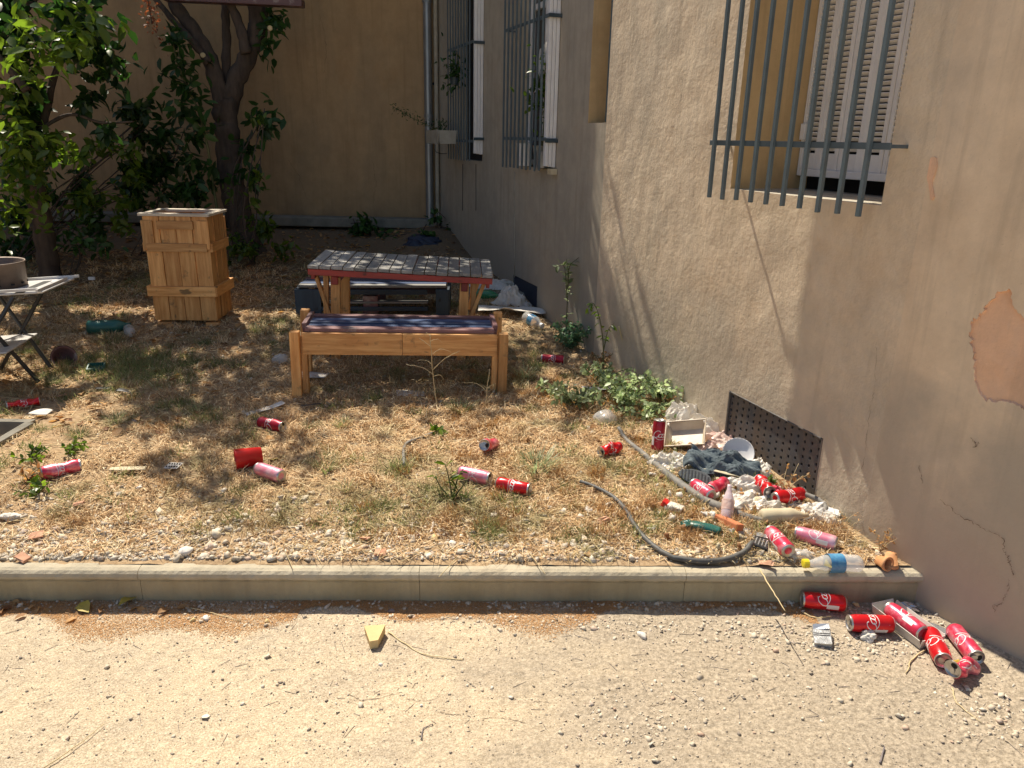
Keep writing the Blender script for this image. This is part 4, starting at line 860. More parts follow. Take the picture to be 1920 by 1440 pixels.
# glass ashtray like thing and bottles at left
a_ = T(empty('glass_dish', tuple(G(181, 692, .01))), 'small dark green square glass dish on the lawn', 'dish'); a_.rotation_euler = (R(12), 0, .3)
for (c, d) in (((0, 0, 0), (.09, .07, .006)), ((0, -.035, .012), (.09, .007, .022)), ((0, .035, .012), (.09, .007, .022)), ((-.042, 0, .012), (.007, .062, .022)), ((.042, 0, .012), (.007, .062, .022))): box('wall', 'teal', c, d, a_)
def bottle(label, p, L, r, mat, rot, capm=None, labelm=None, crush=0, seed=0, neck=.35):
    b = T(empty('bottle', tuple(map(float, p))), label, 'bottle'); b.rotation_euler = rot
    pr = [(0, -L/2+.006), (r*.7, -L/2), (r, -L/2+.012), (r*1.0, -L*.2), (r*.96, 0), (r, .02*L), (r, L*(.5-neck)), (r*.62, L*(.5-neck*.55)), (r*.38, L*(.5-neck*.3)), (r*.36, L/2-.012), (r*.36, L/2)]
    V, Fc = lathe(pr, 20, 'x', False, True)
    if crush: f = 1-crush*.3*(1+n3(V/r, seed, 1.1)); V[:, 1:] *= f[:, None]; V[:, 2] *= 1-crush*.5
    mesh('glass' if 'glass' in label else 'body', V, Fc, mat, b, True)
    if capm: V, Fc = lathe([(r*.46, L/2-.012), (r*.48, L/2+.006), (r*.3, L/2+.008)], 14, 'x'); mesh('cap', V, Fc, capm, b)
    if labelm: V, Fc = lathe([(r*1.02, -L*.16), (r*1.02, L*.1)], 20, 'x', False, False); V[:, 1:] *= 1-crush*.15; mesh('paper_label', V, Fc, labelm, b, True)
    return b
bottle('large dusty green plastic bottle in the grass left of the planter', G(205, 612, .04), .27, .055, 'teal', (0, 0, R(20)), seed=1, crush=.15)
bottle('pale grey bottle in the grass beside the large green one', G(243, 622, .03), .19, .035, 'clear', (0, 0, R(-60)), seed=2)
bottle('green glass bottle lying on the block behind the table', G(912, 553, .04), .22, .04, 'greenb', (0, 0, R(-12)), seed=3)
bottle('pale blue plastic bottle near the wall below the far vent', G(1000, 602, .035), .19, .042, 'clear', (0, R(10), R(-50)), capm='white', labelm='bluel', seed=4)
bottle('clear pinkish glass bottle standing up in the rubbish heap', G(1365, 945, .05), .155, .024, 'clearp', (0, R(-50), R(75)), labelm='bagp', neck=.45, seed=5)
bottle('crushed clear water bottle with blue label and yellow cap behind the kerb', G(1562, 1056, .025), .20, .034, 'clear', (0, 0, R(183)), capm='yellow', labelm='bluel', crush=.3, seed=6)
bottle('brown green dusty bottle under the hose in the rubbish heap', G(1470, 968, .025), .19, .032, 'cream', (0, 0, R(6)), seed=7)
crumple('plastic_bottle_piece', 'clear', 'clear bent plastic tumbler half under the leafy bush', 'cup', G(1135, 792), (.055, .045, .04), 37, .07)
# tray, bags, towel heap
ty = T(empty('plastic_tray', tuple(G(1288, 822, .035))), 'dirty white plastic food tray tilted in the rubbish by the wall', 'tray'); ty.rotation_euler = (R(30), R(-14), R(-22))
box('base', 'traym', (0, 0, 0), (.15, .11, .003), ty)
for (c, d, r_) in (((0, -.062, .02), (.16, .003, .045), (R(25), 0, 0)), ((0, .062, .02), (.16, .003, .045), (R(-25), 0, 0)), ((-.082, 0, .02), (.003, .12, .045), (0, R(-25), 0)), ((.082, 0, .02), (.003, .12, .045), (0, R(25), 0))): box('side', 'traym', c, d, ty, r_, jit=.002)
V, Fc = tubeg([(sx*.093, sy*.075, .041) for sx, sy in ((-1, -1), (1, -1), (1, 1), (-1, 1), (-1, -1))], .004, 6); mesh('rim', V, Fc, 'traym', ty)
crumple('plastic_bag', 'bag', 'peaked white plastic bag behind the food tray by the wall', 'bag', G(1282, 792), (.06, .05, .09), 41, .28)
crumple('plastic_bag', 'bag', 'thin white bag crumpled between tray and wall', 'bag', G(1325, 812), (.09, .05, .06), 42, .35)
crumple('plastic_bag', 'bagp', 'pinkish plastic bag beside the wall vent', 'bag', G(1352, 832), (.065, .05, .045), 43, .18)
crumple('plastic_bag', 'bag', 'white plastic bag bunched below the standing dark red can', 'bag', G(1256, 868), (.055, .05, .045), 44, .4)
crumple('plastic_bag', 'bag', 'cream plastic bag with food scraps in the middle of the heap', 'bag', G(1408, 948), (.075, .055, .045), 45, .3)
crumple('plastic_bag', 'bag', 'small white bag scrap at the right of the cans in the heap', 'bag', G(1350, 912), (.045, .035, .03), 46, .4)
crumple('plastic_bag', 'bag', 'translucent cream bag draped over the hose end near the wall', 'bag', G(1530, 968), (.06, .045, .035), 47, .45)
crumple('plastic_bag', 'bag', 'white knotted plastic bag leaning on the far navy vent', 'bag', G(958, 572), (.07, .06, .10), 48, .25)
sheet('white_cloth', 'paper', 'dirty white cloth spread on the ground below the far vent', 'cloth', G(960, 582, .03), .50, .16, 49, .015)
crumple('rag', 'bag', 'pale rags piled on the block by the far vent', 'rag', G(925, 536, .05), (.13, .06, .04), 50, .4)
crumple('plastic_bag', 'navy', 'dark blue bag on the soil heap in the far corner', 'bag', G(790, 462, .02), (.14, .08, .06), 51, .35)
crumple('plastic_bag', 'bag', 'dirty white bag on the soil heap in the far corner', 'bag', G(815, 470, .0), (.10, .05, .03), 52, .4)
V, Fc = lathe([(0, .0), (.04, .0), (.066, .010), (.069, .012), (.065, .007), (.04, -.004), (0, -.004)], 26, 'z', False, False); o = mesh('foam_plate', V, Fc, 'white', None, True); put(o, G(1384, 850, .05), (R(50), R(10), R(-20))); T(o, 'round white plate propped behind the dark towel', 'plate')
# towel
nx, ny = 60, 40; X, Y = np.meshgrid(np.linspace(-.5, .5, nx), np.linspace(-.5, .5, ny)); U = X
Z = .03+.0035*np.sin(Y*95+2.5*np.sin(X*9))+.014*np.sin(X*11+Y*3+.5)+.009*np.sin(X*19-Y*5+1)+.006*np.sin(Y*22+3*np.sin(X*7))-.05*Y*Y-.02*(X*2)**4; Xw = X*.30+.01*np.sin(Y*7); Yw = Y*.15+.018*np.sin(X*9)
V = np.stack([Xw, Yw, Z+rng.normal(0, .0012, Z.shape)], 2).reshape(-1, 3); i = (np.arange(ny-1)[:, None]*nx+np.arange(nx-1)[None]).ravel(); Fa = np.stack([i, i+1, i+nx+1, i+nx], 1); n = len(V)
o = mesh('towel', np.vstack([V, V-[0, 0, .012]]), np.vstack([Fa, Fa[:, ::-1]+n]), 'towel', None, False); put(o, G(1352, 872, .045), (R(16), R(3), R(-24))); T(o, 'folded dark blue grey towel lying on the rubbish heap by the vent', 'towel')
sheet('foam_board', 'cream', 'curved cream board lying under the dark towel', 'board', G(1372, 888, .02), .34, .14, 55, .006, (R(-6), R(2), R(-22)), curl=-.03)
crumple('bag_scrap', 'bag', 'crinkled translucent bag at the right end of the towel', 'bag', G(1425, 890), (.035, .05, .05), 56, .3)
for a in (('plastic_bag', 'bag', 'big crumpled white bag behind the standing dark red can', 'bag', G(1262, 812), (.07, .05, .06), 141), ('plastic_bag', 'bag', 'white film bag trapped between the towel and the thick hose', 'bag', G(1275, 878), (.055, .03, .03), 142), ('plastic_bag', 'bag', 'clear white bag lying on the cans in the middle of the heap', 'bag', G(1392, 918), (.06, .035, .045), 143), ('plastic_bag', 'bagp', 'pale pink bag beside the tray corner in the heap', 'bag', G(1322, 848), (.05, .035, .04), 144), ('plastic_bag', 'bag', 'yellowish film bag right of the dusty bottle', 'bag', G(1500, 955), (.05, .03, .03), 145)): crumple(*a)
# shoe sole
so_ = T(empty('shoe', tuple(G(1303, 896, .035))), 'dark grey shoe lying with its patterned sole up beside the towel', 'shoe'); so_.rotation_euler = (R(38), R(6), R(-28))
t = np.linspace(0, 2*math.pi, 28, endpoint=False); xo = .07*np.cos(t); yo = (.034+.006*np.cos(t))*np.sin(t)
V = np.concatenate([np.stack([xo*k, yo*k, np.full(28, z)], 1) for k, z in ((1, -.008), (1.03, 0), (1, .008), (.94, .009))]); Fc = [(j*28+i, j*28+(i+1) % 28, (j+1)*28+(i+1) % 28, (j+1)*28+i) for j in range(3) for i in range(28)]+[tuple(range(28))[::-1], tuple(range(84, 112))]; mesh('sole', V, Fc, 'sole', so_)
for k in range(9): x = -.056+.014*k; wd_ = .055*math.sqrt(max(.05, 1-(x/.072)**2)); V, Fc = cbox((.005, wd_, .003)); mesh('tread', V @ euler(0, 0, .25).T+np.array([x, 0, .0095]), Fc, 'blackp', so_)
V, Fc = icos(2); V = V*[.062, .03, .022]+[0, 0, -.02]; mesh('upper', V, Fc, 'blackp', so_, True)
# glove-like green thing, brick, stick
bg_ = T(empty('glove', tuple(G(1312, 988, .018))), 'dark green rubber glove lying below the heap', 'glove'); bg_.rotation_euler = (0, 0, R(-18))
V, Fc = tubeg(spline([(.075, -.005, 0), (.03, 0, .004), (-.01, .003, .006), (-.035, .005, .004)], 5), np.interp(np.linspace(0, 1, 16), [0, .3, .7, 1], [.020, .024, .022, .019]), 12, wobr=.05); V[:, 2] *= .6; mesh('palm', V, Fc, 'teal', bg_, True)
for k, (dy, l) in enumerate(((.014, .035), (.005, .042), (-.005, .04), (-.014, .032), (.022, .02))):
    V, Fc = tubeg([(-.03, dy*.7, .003), (-.03-l*.6, dy*1.3, .004), (-.03-l, dy*1.6, .0)], [.0065, .006, .004], 8); mesh('finger', V, Fc, 'teal', bg_, True)
b_ = box('brick', 'brick', (0, 0, 0), (.035, .13, .028), b=.003, jit=.001); put(b_, G(1366, 980, .02), (R(-10), R(12), R(22))); T(b_, 'orange hollow brick fragment beside the green glove', 'brick')
for i, (px, py, sx, lab) in enumerate(((42, 1046, .05, 'flat terracotta shard at the left edge on the gravel behind the kerb'), (68, 1004, .05, 'flat brick red shard among gravel on the left'), (685, 1010, .045, 'flat orange tile shard in the middle of the lawn'), (713, 1036, .05, 'pinkish tile shard standing edgeways near the kerb'), (1132, 975, .05, 'brownish pink tile shard left of the curving hose'), (1437, 1056, .05, 'salmon tile shard right behind the kerb below the hose end'), (148, 944, .04, 'curled orange shard in the grass on the left'), (118, 740, .04, 'small orange scrap by the red pot shard'))):
    V, Fc = cbox((sx*.85, sx*rng.uniform(.35, .7), .007), .002, .005); o = mesh('tile_shard', V, Fc, 'shard'); put(o, G(px, py, .012), (rng.uniform(-.3, .3), rng.uniform(-.3, .3), rng.uniform(0, 3))); T(o, lab, 'shard')
# cigarette boxes
def pack(label, p, rot, mats, kind='packet'):
    k = T(empty('cigarette_packet', tuple(map(float, p))), label, 'packet'); k.rotation_euler = rot
    box('box_body', mats[0], (0, -.01, 0), (.055, .058, .022), k, b=.002, jit=.0015); box('box_lid', mats[1], (.001, .034, .002), (.054, .022, .022), k, (R(12), 0, R(5)), b=.002, jit=.002); return k
k_ = pack('crumpled red and white cigarette packet left of the hose', G(1262, 950, .013), (R(8), R(10), R(62)), ('paper', 'redp'))
k_ = pack('black and silver cigarette packet at the end of the hose', G(1427, 1018, .013), (R(5), R(4), R(-28)), ('blackp', 'silver'))
for i in range(4): box('printed_line', 'silver', (-.018+.012*i, -.01, .0117), (.004, .045, .0008), k_)
k_ = pack('shiny crushed silver packet lying on the path', Lp(1541, 1194, .014), (R(12), R(-8), R(-15)), ('silver', 'silver'))
for i in range(2): box('stripe', 'blackp', (0, -.004+.008*i, .0122), (.05, .0025, .0008), k_)
crumple('tissue', 'paper', 'crumpled white tissue below the red can on the path', 'tissue', Lp(1626, 1196), (.022, .02, .018), 61, .35, 3)
crumple('tissue', 'silver', 'crumpled foil near the kerb end on the path', 'foil', Lp(1702, 1143), (.028, .02, .018), 62, .4, 3)
sheet('wrapper', 'silver', 'shiny torn wrapper between the cans and the wall on the path', 'wrapper', Lp(1757, 1182, .008), .09, .04, 63, .006, (0, 0, R(-35)))
sheet('yellow_label', 'yleaf', 'torn yellow wrapper between two pink cans on the path', 'wrapper', Lp(1793, 1246, .012), .035, .025, 64, .003, (R(30), 0, .3))
crumple('clear_packet', 'clear', 'crushed clear wrapper behind the carton near the kerb', 'wrapper', Lp(1665, 1140), (.03, .02, .014), 65, .3)
crumple('clear_packet', 'clear', 'crumpled clear wrapper on the gravel left of the yellow cap', 'wrapper', G(1510, 1045), (.035, .025, .018), 66, .35)
crumple('clear_packet', 'clear', 'clear plastic film between brick and black packet', 'wrapper', G(1400, 1003), (.06, .03, .012), 67, .3)
crumple('tissue', 'paper', 'white tissue in the grass at the left edge of the lawn', 'tissue', G(22, 972), (.03, .018, .012), 68, .35)
crumple('tissue', 'paper', 'crumpled tissue right of the red and white packet', 'tissue', G(1322, 968), (.02, .018, .014), 69, .4, 3)
ct = T(empty('cardboard_tray', tuple(Lp(1700, 1172, .004))), 'white cardboard tray holding a faded pink can on the path', 'carton'); ct.rotation_euler = (0, 0, math.atan2(*(Lp(1727, 1190)-Lp(1668, 1146))[[1, 0]]))
box('bottom', 'paper', (0.01, -.012, .0), (.20, .088, .002), ct)
for y in (-.062, .036): box('side', 'paper', (.01, y, .016), (.20, .002, .034), ct, (R(-14) if y > 0 else R(14), 0, 0))
box('side', 'paper', (.112, -.012, .016), (.002, .094, .034), ct, (0, R(10), 0)); box('side', 'paper', (-.094, -.012, .016), (.002, .094, .034), ct, (0, R(-25), 0))
# little pots, red shard pot, white box near wall
for (px, py, lab, m, s, rt) in ((1670, 1050, 'small terracotta pot upside down at the right end of the kerb', 'terra', .026, (R(170), 0, 0)), (1656, 1054, 'small terracotta pot lying on its side next to the upturned one', 'terra', .024, (R(80), 0, R(25)))):
    V, Fc = lathe([(s*.65, -s), (s*.95, s*.5), (s*1.08, s*.5), (s*1.08, s*.95), (s*.9, s*.95), (s*.85, s*.5), (s*.5, -s*.8)], 18); o = mesh('terracotta_pot', V, Fc, m, None, True); put(o, G(px, py, .02), rt); T(o, lab, 'pot')
V, Fc = lathe([(.045, -.05), (.065, .045), (.072, .05), (.06, .045), (.04, -.04)], 18); o = mesh('plant_pot', V, Fc, 'plumx', None, True); put(o, G(118, 672, .03), (R(70), 0, R(40))); T(o, 'dull red plant pot lying in the grass left of the planter', 'pot')
o = box('foam_box', 'white', (0, 0, 0), (.05, .035, .02)); put(o, G(1562, 962, .02), (R(15), R(8), R(-20))); T(o, 'small white plastic box against the wall at the heap end', 'box')
o = box('foam_box', 'white', (0, 0, 0), (.05, .03, .025)); put(o, G(172, 522, .02), (0, 0, .3)); T(o, 'tiny white carton on the soil left of the planter', 'box')
sheet('black_plastic', 'blackp', 'black plastic scrap left on the lawn near the tray table', 'plastic', G(195, 730, .008), .08, .04, 71, .006, (0, 0, .4)); sheet('black_plastic', 'blackp', 'second black plastic scrap in the shaded grass', 'plastic', G(238, 738, .01), .09, .05, 72, .01)
sheet('black_plastic', 'blackp', 'thin black strip right of the cardboard strip', 'plastic', G(585, 762, .008), .11, .02, 73, .004, (0, 0, .5))
sheet('white_pipe_piece', 'paper', 'white gutter piece hidden behind the leafy weeds', 'pipe', G(1135, 728, .03), .26, .05, 74, .002, (0, 0, R(3)), curl=.02)
# curved black seal strip on the lawn
pts = [G(x, y, .012) for x, y in ((758, 872), (757, 848), (762, 832), (785, 822), (812, 812))]; V, Fc = tubeg(spline(pts, 5), .008, 8); V2 = V.copy(); T(mesh('rubber_strip', V, Fc, 'rubber', None, True), 'bent dark rubber strip in the middle of the lawn', 'strip')
# hoses
def hose(label, px, rads, k=6, lift=.0):
    pts = np.array([G(x, y, .012+(z[0] if z else 0)) for x, y, *z in px]); q = spline(pts, k); rr = np.interp(np.linspace(0, 1, len(q)), np.linspace(0, 1, len(rads)), rads)
    q += rng.normal(0, .0006, q.shape); V, Fc = tubeg(q, rr, 12); o = mesh('hose', V, Fc, 'rubber' if 'thick' in label else 'rubberd', None, True); return T(o, label, 'hose', 'grey hose pieces')
hose('thick dusty grey hose curving around the rubbish heap to the wall', [(1160, 802, .02), (1175, 825), (1205, 850), (1240, 880), (1280, 912), (1320, 938), (1360, 955), (1400, 970), (1450, 980), (1500, 978), (1535, 965, .01), (1548, 952, .02), (1535, 937, .03), (1505, 925, .03), (1470, 915, .02)], [.008, .011, .014, .019, .021, .019, .014, .011, .010, .010, .010, .010])
hose('thinner grey hose curving through the lawn and back up to the black packet', [(1088, 903), (1120, 915), (1150, 932), (1172, 955), (1190, 985), (1215, 1015), (1255, 1042), (1310, 1052), (1360, 1049), (1395, 1035, .01), (1410, 1018, .02)], [.008, .009, .0105, .0105, .0105, .0105])
# stones that stand out
def stone(label, p, s, seed, mat='whites', rot=(0, 0, 0)):
    V, Fc = icos(2); d = np.ones(len(V)); r_ = np.random.default_rng(seed)
    for _ in range(9): nv = r_.normal(0, 1, 3); nv /= np.linalg.norm(nv); k = V @ nv; V = V-np.outer(np.clip(k-r_.uniform(.3, .65), 0, None), nv)
    V = V*np.array(s)*(1.25+.03*n3(V, seed, 4))[:, None]; o = mesh('stone', V, Fc, mat); put(o, np.asarray(p)+[0, 0, s[2]*.6], rot); return T(o, label, 'stone')
V = np.array([(-.033, .03, .0), (.03, .03, 0), (.012, -.04, 0), (-.01, -.045, 0), (-.036, .032, .032), (.032, .03, .035), (.014, -.04, .03), (-.012, -.043, .028)]); o = mesh('stone', V, [(3, 2, 1, 0), (4, 5, 6, 7), (0, 1, 5, 4), (1, 2, 6, 5), (2, 3, 7, 6), (3, 0, 4, 7)], 'sand'); put(o, Lp(703, 1200, .004), (0, 0, .1)); T(o, 'yellow wedge shaped stone lying alone on the path', 'stone')
for a in ((('white chalky stone on the path right of centre', Lp(1203, 1194), (.02, .015, .013), 81)), ('white pebble below the yellow wedge stone', Lp(715, 1249), (.009, .007, .006), 82), ('small white pebble near the middle of the path', Lp(790, 1325), (.008, .007, .006), 83),
          ('white stone in the orange litter, right of a pink one', Lp(388, 1164), (.015, .012, .011), 84), ('pinkish stone in the orange litter touching a white one', Lp(364, 1165), (.011, .010, .009), 85, 'sand'), ('pinkish flat stone on the orange litter', Lp(502, 1166), (.012, .011, .006), 86, 'sand'), ('dark blue grey lump at the foot of the kerb above the wedge stone', Lp(733, 1149), (.013, .012, .012), 87, 'darks'), ('brown round lump right of the dark one at the kerb', Lp(771, 1157), (.010, .009, .009), 88, 'pebd'),
          ('angular cream stone on the gravel behind the kerb, largest there', G(352, 1040), (.03, .022, .02), 89), ('flat pale stone on the gravel near the hose', G(1100, 957), (.025, .018, .01), 90), ('white stone left of the thick hose', G(1222, 892), (.018, .015, .012), 91), ('round white pebble on the left lawn', G(262, 918), (.013, .01, .008), 92),
          ('square brown stone on the lawn below the small bone shaped stick', G(815, 1014), (.018, .015, .013), 93, 'sand'), ('pale flat stone right of the square brown one', G(848, 1022), (.022, .014, .010), 94), ('white stone near the middle gravel', G(967, 955), (.018, .014, .01), 95), ('yellowish brown lump by the salmon shard', G(1463, 1044), (.028, .02, .014), 96, 'sand'), ('round tan stone near the lid of the pink can', Lp(1605, 1136), (.014, .012, .01), 97, 'sand'), ('flat cream slab near the curving hose', G(1222, 995), (.025, .02, .008), 98)): stone(*a[:4], mat=a[4] if len(a) > 4 else 'whites', rot=(0, 0, a[3]))
# sticks
def stick(label, px, r, mat='drystem', path=False, lift=.006):
    f = (lambda x, y: Lp(x, y, .006)) if path else (lambda x, y: G(x, y, lift)); q = spline([f(*p) for p in px], 5); q[1:-1] += rng.normal(0, .001, q[1:-1].shape)
    V, Fc = tubeg(q, np.linspace(r, r*.55, len(q)), 6); return T(mesh('twig', V, Fc, mat, None, True), label, 'twig')
stick('long thin curved twig on the path right of the wedge stone', [(728, 1185), (760, 1208), (800, 1228), (868, 1237)], .0022, path=True)
stick('curly forked twig in front of the cans on the path', [(1738, 1215), (1712, 1235), (1698, 1262)], .003, path=True)
stick('bent pale twig below the crushed can', [(1785, 1290), (1795, 1318), (1840, 1355)], .002, path=True)
stick('straight thin twig at the lower left of the path', [(82, 1440), (140, 1400), (195, 1357)], .0018, path=True)
stick('long twig lying among the litter below the kerb', [(357, 1140), (400, 1150), (452, 1164)], .002, path=True)
stick('long dry stalk hanging over the kerb near the black packet', [(1424, 1068), (1435, 1085), (1450, 1110), (1472, 1145)], .0028, path=False, lift=.015)
stick('dark little curled twig on the path', [(790, 1385), (795, 1365), (812, 1358)], .0018, 'darks', path=True)
stick('pale forked stick on the left lawn', [(305, 712), (330, 735), (350, 748), (372, 735)], .005); stick('long arching dry stalk across the left lawn', [(345, 765), (380, 800), (420, 840), (470, 855)], .0028)
stick('pale stick standing out on the middle lawn', [(728, 815), (735, 790), (740, 772)], .006); stick('thin brown twig left of the pale stick', [(653, 830), (690, 835), (725, 825)], .003, 'darks')
stick('bone shaped white stick near the gravel', [(808, 1000), (813, 978)], .006, 'whites'); stick('grey twig touching the bone shaped stick', [(815, 990), (858, 1000)], .004); stick('short stick pointing at the green glove', [(1210, 978), (1275, 979)], .006)
stick('twig lying on the path below the kerb can', [(1505, 1148), (1530, 1158), (1558, 1156)], .003, path=True); stick('dark twig at the bottom right of the path', [(1650, 1430), (1658, 1400)], .003, 'darks', path=True)
n = 320; pp = np.array([G(rng.normal(1400, 75), rng.normal(930, 45)) for _ in range(n)]); ok = pp[:, 0] < 2.18-.37*pp[:, 1]; pp = pp[ok]; n = len(pp); pp[:, 2] += .006+rng.uniform(0, .02, n)
Vv = IV*(1+.45*n3(IV, 9, 2.5))[:, None]
for m_, sel, lab in (('bag', slice(0, None, 3), 'white plastic scraps scattered through the rubbish heap'), ('cream', slice(1, None, 3), 'cream crumbs and foam scraps in the rubbish heap'), ('dry', slice(2, None, 3), 'brown organic scraps in the rubbish heap')):
    q = pp[sel]; s_ = rng.uniform(.006, .017, len(q)); V, Fa = scatter(Vv, IF, q, rots(len(q)), np.stack([s_, s_*.8, s_*.45], 1)); T(mesh('scraps', V+rng.normal(0, .0012, V.shape), Fa, m_), lab, 'rubbish', kind='stuff')
#MARK3
# ================================================================== GROUND COVER
BF = np.array([(0, 2, 1), (1, 2, 3), (2, 4, 3)])
def sample(n, y0, y1, dens=None, power=1.0):
    X = []; Y = []; got = 0
    while got < n:
        y = y0+(y1-y0)*rng.uniform(0, 1, n*2)**power; x = rng.uniform(-1, 1, n*2)*(.74*y+.25)
        ok = (x < 2.22-.37*y)*((y > 2.232+ks(x, y)) | (y0 < 2.2))
        if dens is not None: ok = ok*(rng.uniform(0, 1, n*2) < dens(x, y))
        X.append(x[ok]); Y.append(y[ok]); got += ok.sum()
    return np.concatenate(X)[:n], np.concatenate(Y)[:n]
DN = sines(21, 30, 1.5, 9); DN2 = sines(22, 30, 8, 40)
def dstraw(x, y): return np.clip(.8+.5*wob(x, y, DN)+.4*wob(x, y, DN2), .1, 1)*np.clip((y-2.2)/.55, .12, 1)*(1-(x > PIT[0])*(x < PIT[1])*(y > PIT[2])*(y < PIT[3]))
x, y = sample(125000, 2.27, 7.2, dstraw, 2.0); n = len(x); pos = np.stack([x, y, gz(x, y)+.004+rng.uniform(0, .012, n)], 1)
Ls = rng.uniform(.018, .07, n); Ws = rng.uniform(.0012, .0028, n)*(.55+.25*y)
V, Fa = scatter(BV, BF, pos, rots(n, .42), np.stack([Ls, Ws, Ls], 1)); o = mesh('dry_grass', V, Fa, 'straw'); T(o, 'matted dry straw coloured grass covering the garden soil', 'grass', kind='stuff')
def clumps(name, label, n, per, matn, hs, y1, dens, sp=.03, wb=.0024):
    cx, cy = sample(n, 2.42, y1, dens, 1.5); X = np.repeat(cx, per)+rng.normal(0, sp, n*per); Y = np.repeat(cy, per)+rng.normal(0, sp, n*per); ok = X < 2.22-.37*Y; X, Y = X[ok], Y[ok]; m = len(X)
    hh = np.repeat(rng.uniform(.5, 1.2, n), per)[ok]; a = rng.uniform(0, 6.28, m); t = rng.uniform(.2, 1.3, m); d = np.stack([np.cos(a)*t, np.sin(a)*t, np.full(m, .9)], 1); Ls = hs*hh*rng.uniform(.5, 1.2, m)
    V, Fa = scatter(BV+[[0, 0, 0], [0, 0, 0], [0, 0, .04], [0, 0, .04], [0, 0, -.12]], BF, np.stack([X, Y, gz(X, Y)-.002], 1), frames(d, 1), np.stack([Ls, wb*(.6+.22*Y), Ls], 1)); T(mesh(name, V, Fa, matn), label, 'grass', kind='stuff')
nopit = lambda x, y: 1-(x > PIT[0]-.03)*(x < PIT[1]+.03)*(y > PIT[2]-.03)*(y < PIT[3]+.03)
clumps('dry_grass_clumps', 'rooted clumps of dead straw grass all over the lawn', 820, 55, 'straw', .055, 6.8, lambda x, y: nopit(x, y)*np.clip(.6+.4*wob(x, y, DN), .1, 1))
clumps('olive_grass_clumps', 'short olive green grass clumps scattered over the lawn', 220, 60, 'grassg', .06, 6.5, lambda x, y: nopit(x, y)*np.clip(.45+.8*wob(x, y, sines(23, 26, 2, 10)), .08, 1))
def dgreen(x, y):
    return np.clip((wob(x, y, sines(23, 26, 2, 10))-.35)*1.3, 0, 1)*np.clip((y-2.45)/.5, 0, 1)*(1-(x > PIT[0])*(x < PIT[1])*(y > PIT[2])*(y < PIT[3]))
x, y = sample(6500, 2.5, 7.5, dgreen, 1.5); n = len(x); pos = np.stack([x, y, gz(x, y)], 1); Ls = rng.uniform(.03, .075, n); d = np.stack([rng.normal(0, .6, n), rng.normal(0, .6, n), np.full(n, .8)], 1)
V, Fa = scatter(BV, BF, pos, frames(d, 1), np.stack([Ls, np.full(n, .003), Ls], 1)); T(mesh('thin_green_grass', V, Fa, 'grassg'), 'thin olive green grass growing in patches through the straw', 'grass', kind='stuff')
def stones(name, label, x, y, z, s, mat, flat=.6, cat='gravel'):
    n = len(x); sc3 = np.stack([s*rng.uniform(.7, 1.3, n), s*rng.uniform(.7, 1.3, n), s*flat*rng.uniform(.6, 1.2, n)], 1)
    Vv = IV*(1+.3*n3(IV, 3, 2.2))[:, None]; V, Fa = scatter(Vv, IF, np.stack([x, y, z+s*.12], 1), rots(n, .7), sc3); V += (rng.normal(0, .16, (n, len(IV), 3))*s[:, None, None]).reshape(-1, 3); return T(mesh(name, V, Fa, mat), label, cat, kind='stuff')
x, y = sample(9000, 2.23, 2.75, lambda x, y: np.exp(-(y-2.25)/.16)*np.clip(.75+.5*wob(x, y, DN2), .1, 1)); stones('gravel', 'cream gravel scattered in a band right behind the kerb', x, y, gz(x, y), np.exp(rng.normal(math.log(.0046), .6, len(x))).clip(.002, .019), 'stone')
x, y = sample(5200, 2.4, 6.5, lambda x, y: np.clip(.25+.5*wob(x, y, DN)+.6*np.clip((x-(1.9-.37*y))/.4, 0, 1), .04, 1), 1.6); stones('gravel', 'small stones scattered over the whole lawn', x, y, gz(x, y), np.exp(rng.normal(math.log(.0045), .5, len(x))).clip(.002, .018), 'stone')
def pathpts(px0, px1, py0, py1, n): 
    r = [Lp(rng.uniform(px0, px1), rng.uniform(py0, py1)) for _ in range(n)]; r = np.array(r); return r[:, 0], r[:, 1]
n = 5200; y = rng.uniform(1.5, 2.19, n); x = rng.uniform(-1.6, 1.9, n); ok = x < (1.32+(2.5-y)*.589-.02); x, y = x[ok], y[ok]
stones('grit', 'fine dark and pale grit scattered over the path', x, y, pz(x, y), np.exp(rng.normal(math.log(.0014), .55, len(x))).clip(.0008, .006), 'pebd', .7)
def gauss(cx, cy, sx, sy, n): p = Lp(cx, cy); return rng.normal(p[0], sx, n), rng.normal(p[1], sy, n)
xs_, ys_ = [], []
for a in ((1190, 1370, .10, .07, 170), (1600, 1210, .13, .05, 300), (1860, 1340, .09, .07, 260), (1200, 1180, .25, .02, 120), (390, 1165, .25, .015, 90), (1680, 1150, .08, .03, 120), (1450, 1180, .12, .03, 150), (1790, 1160, .06, .05, 160), (1000, 1168, .35, .022, 220), (1500, 1205, .25, .05, 260), (1350, 1320, .32, .10, 240), (700, 1300, .6, .12, 160)):
    a_, b_x = gauss(*a); xs_.append(a_); ys_.append(b_x)
x = np.concatenate(xs_); y = np.concatenate(ys_); ok = (y < 2.17+(x+1.7)*.032)*(x < (1.32+(2.5-y)*.589-.02)); x, y = x[ok], y[ok]
stones('grit', 'pale stone chips gathered in loose patches on the path', x, y, pz(x, y), np.exp(rng.normal(math.log(.0034), .5, len(x))).clip(.0015, .011), 'stone')
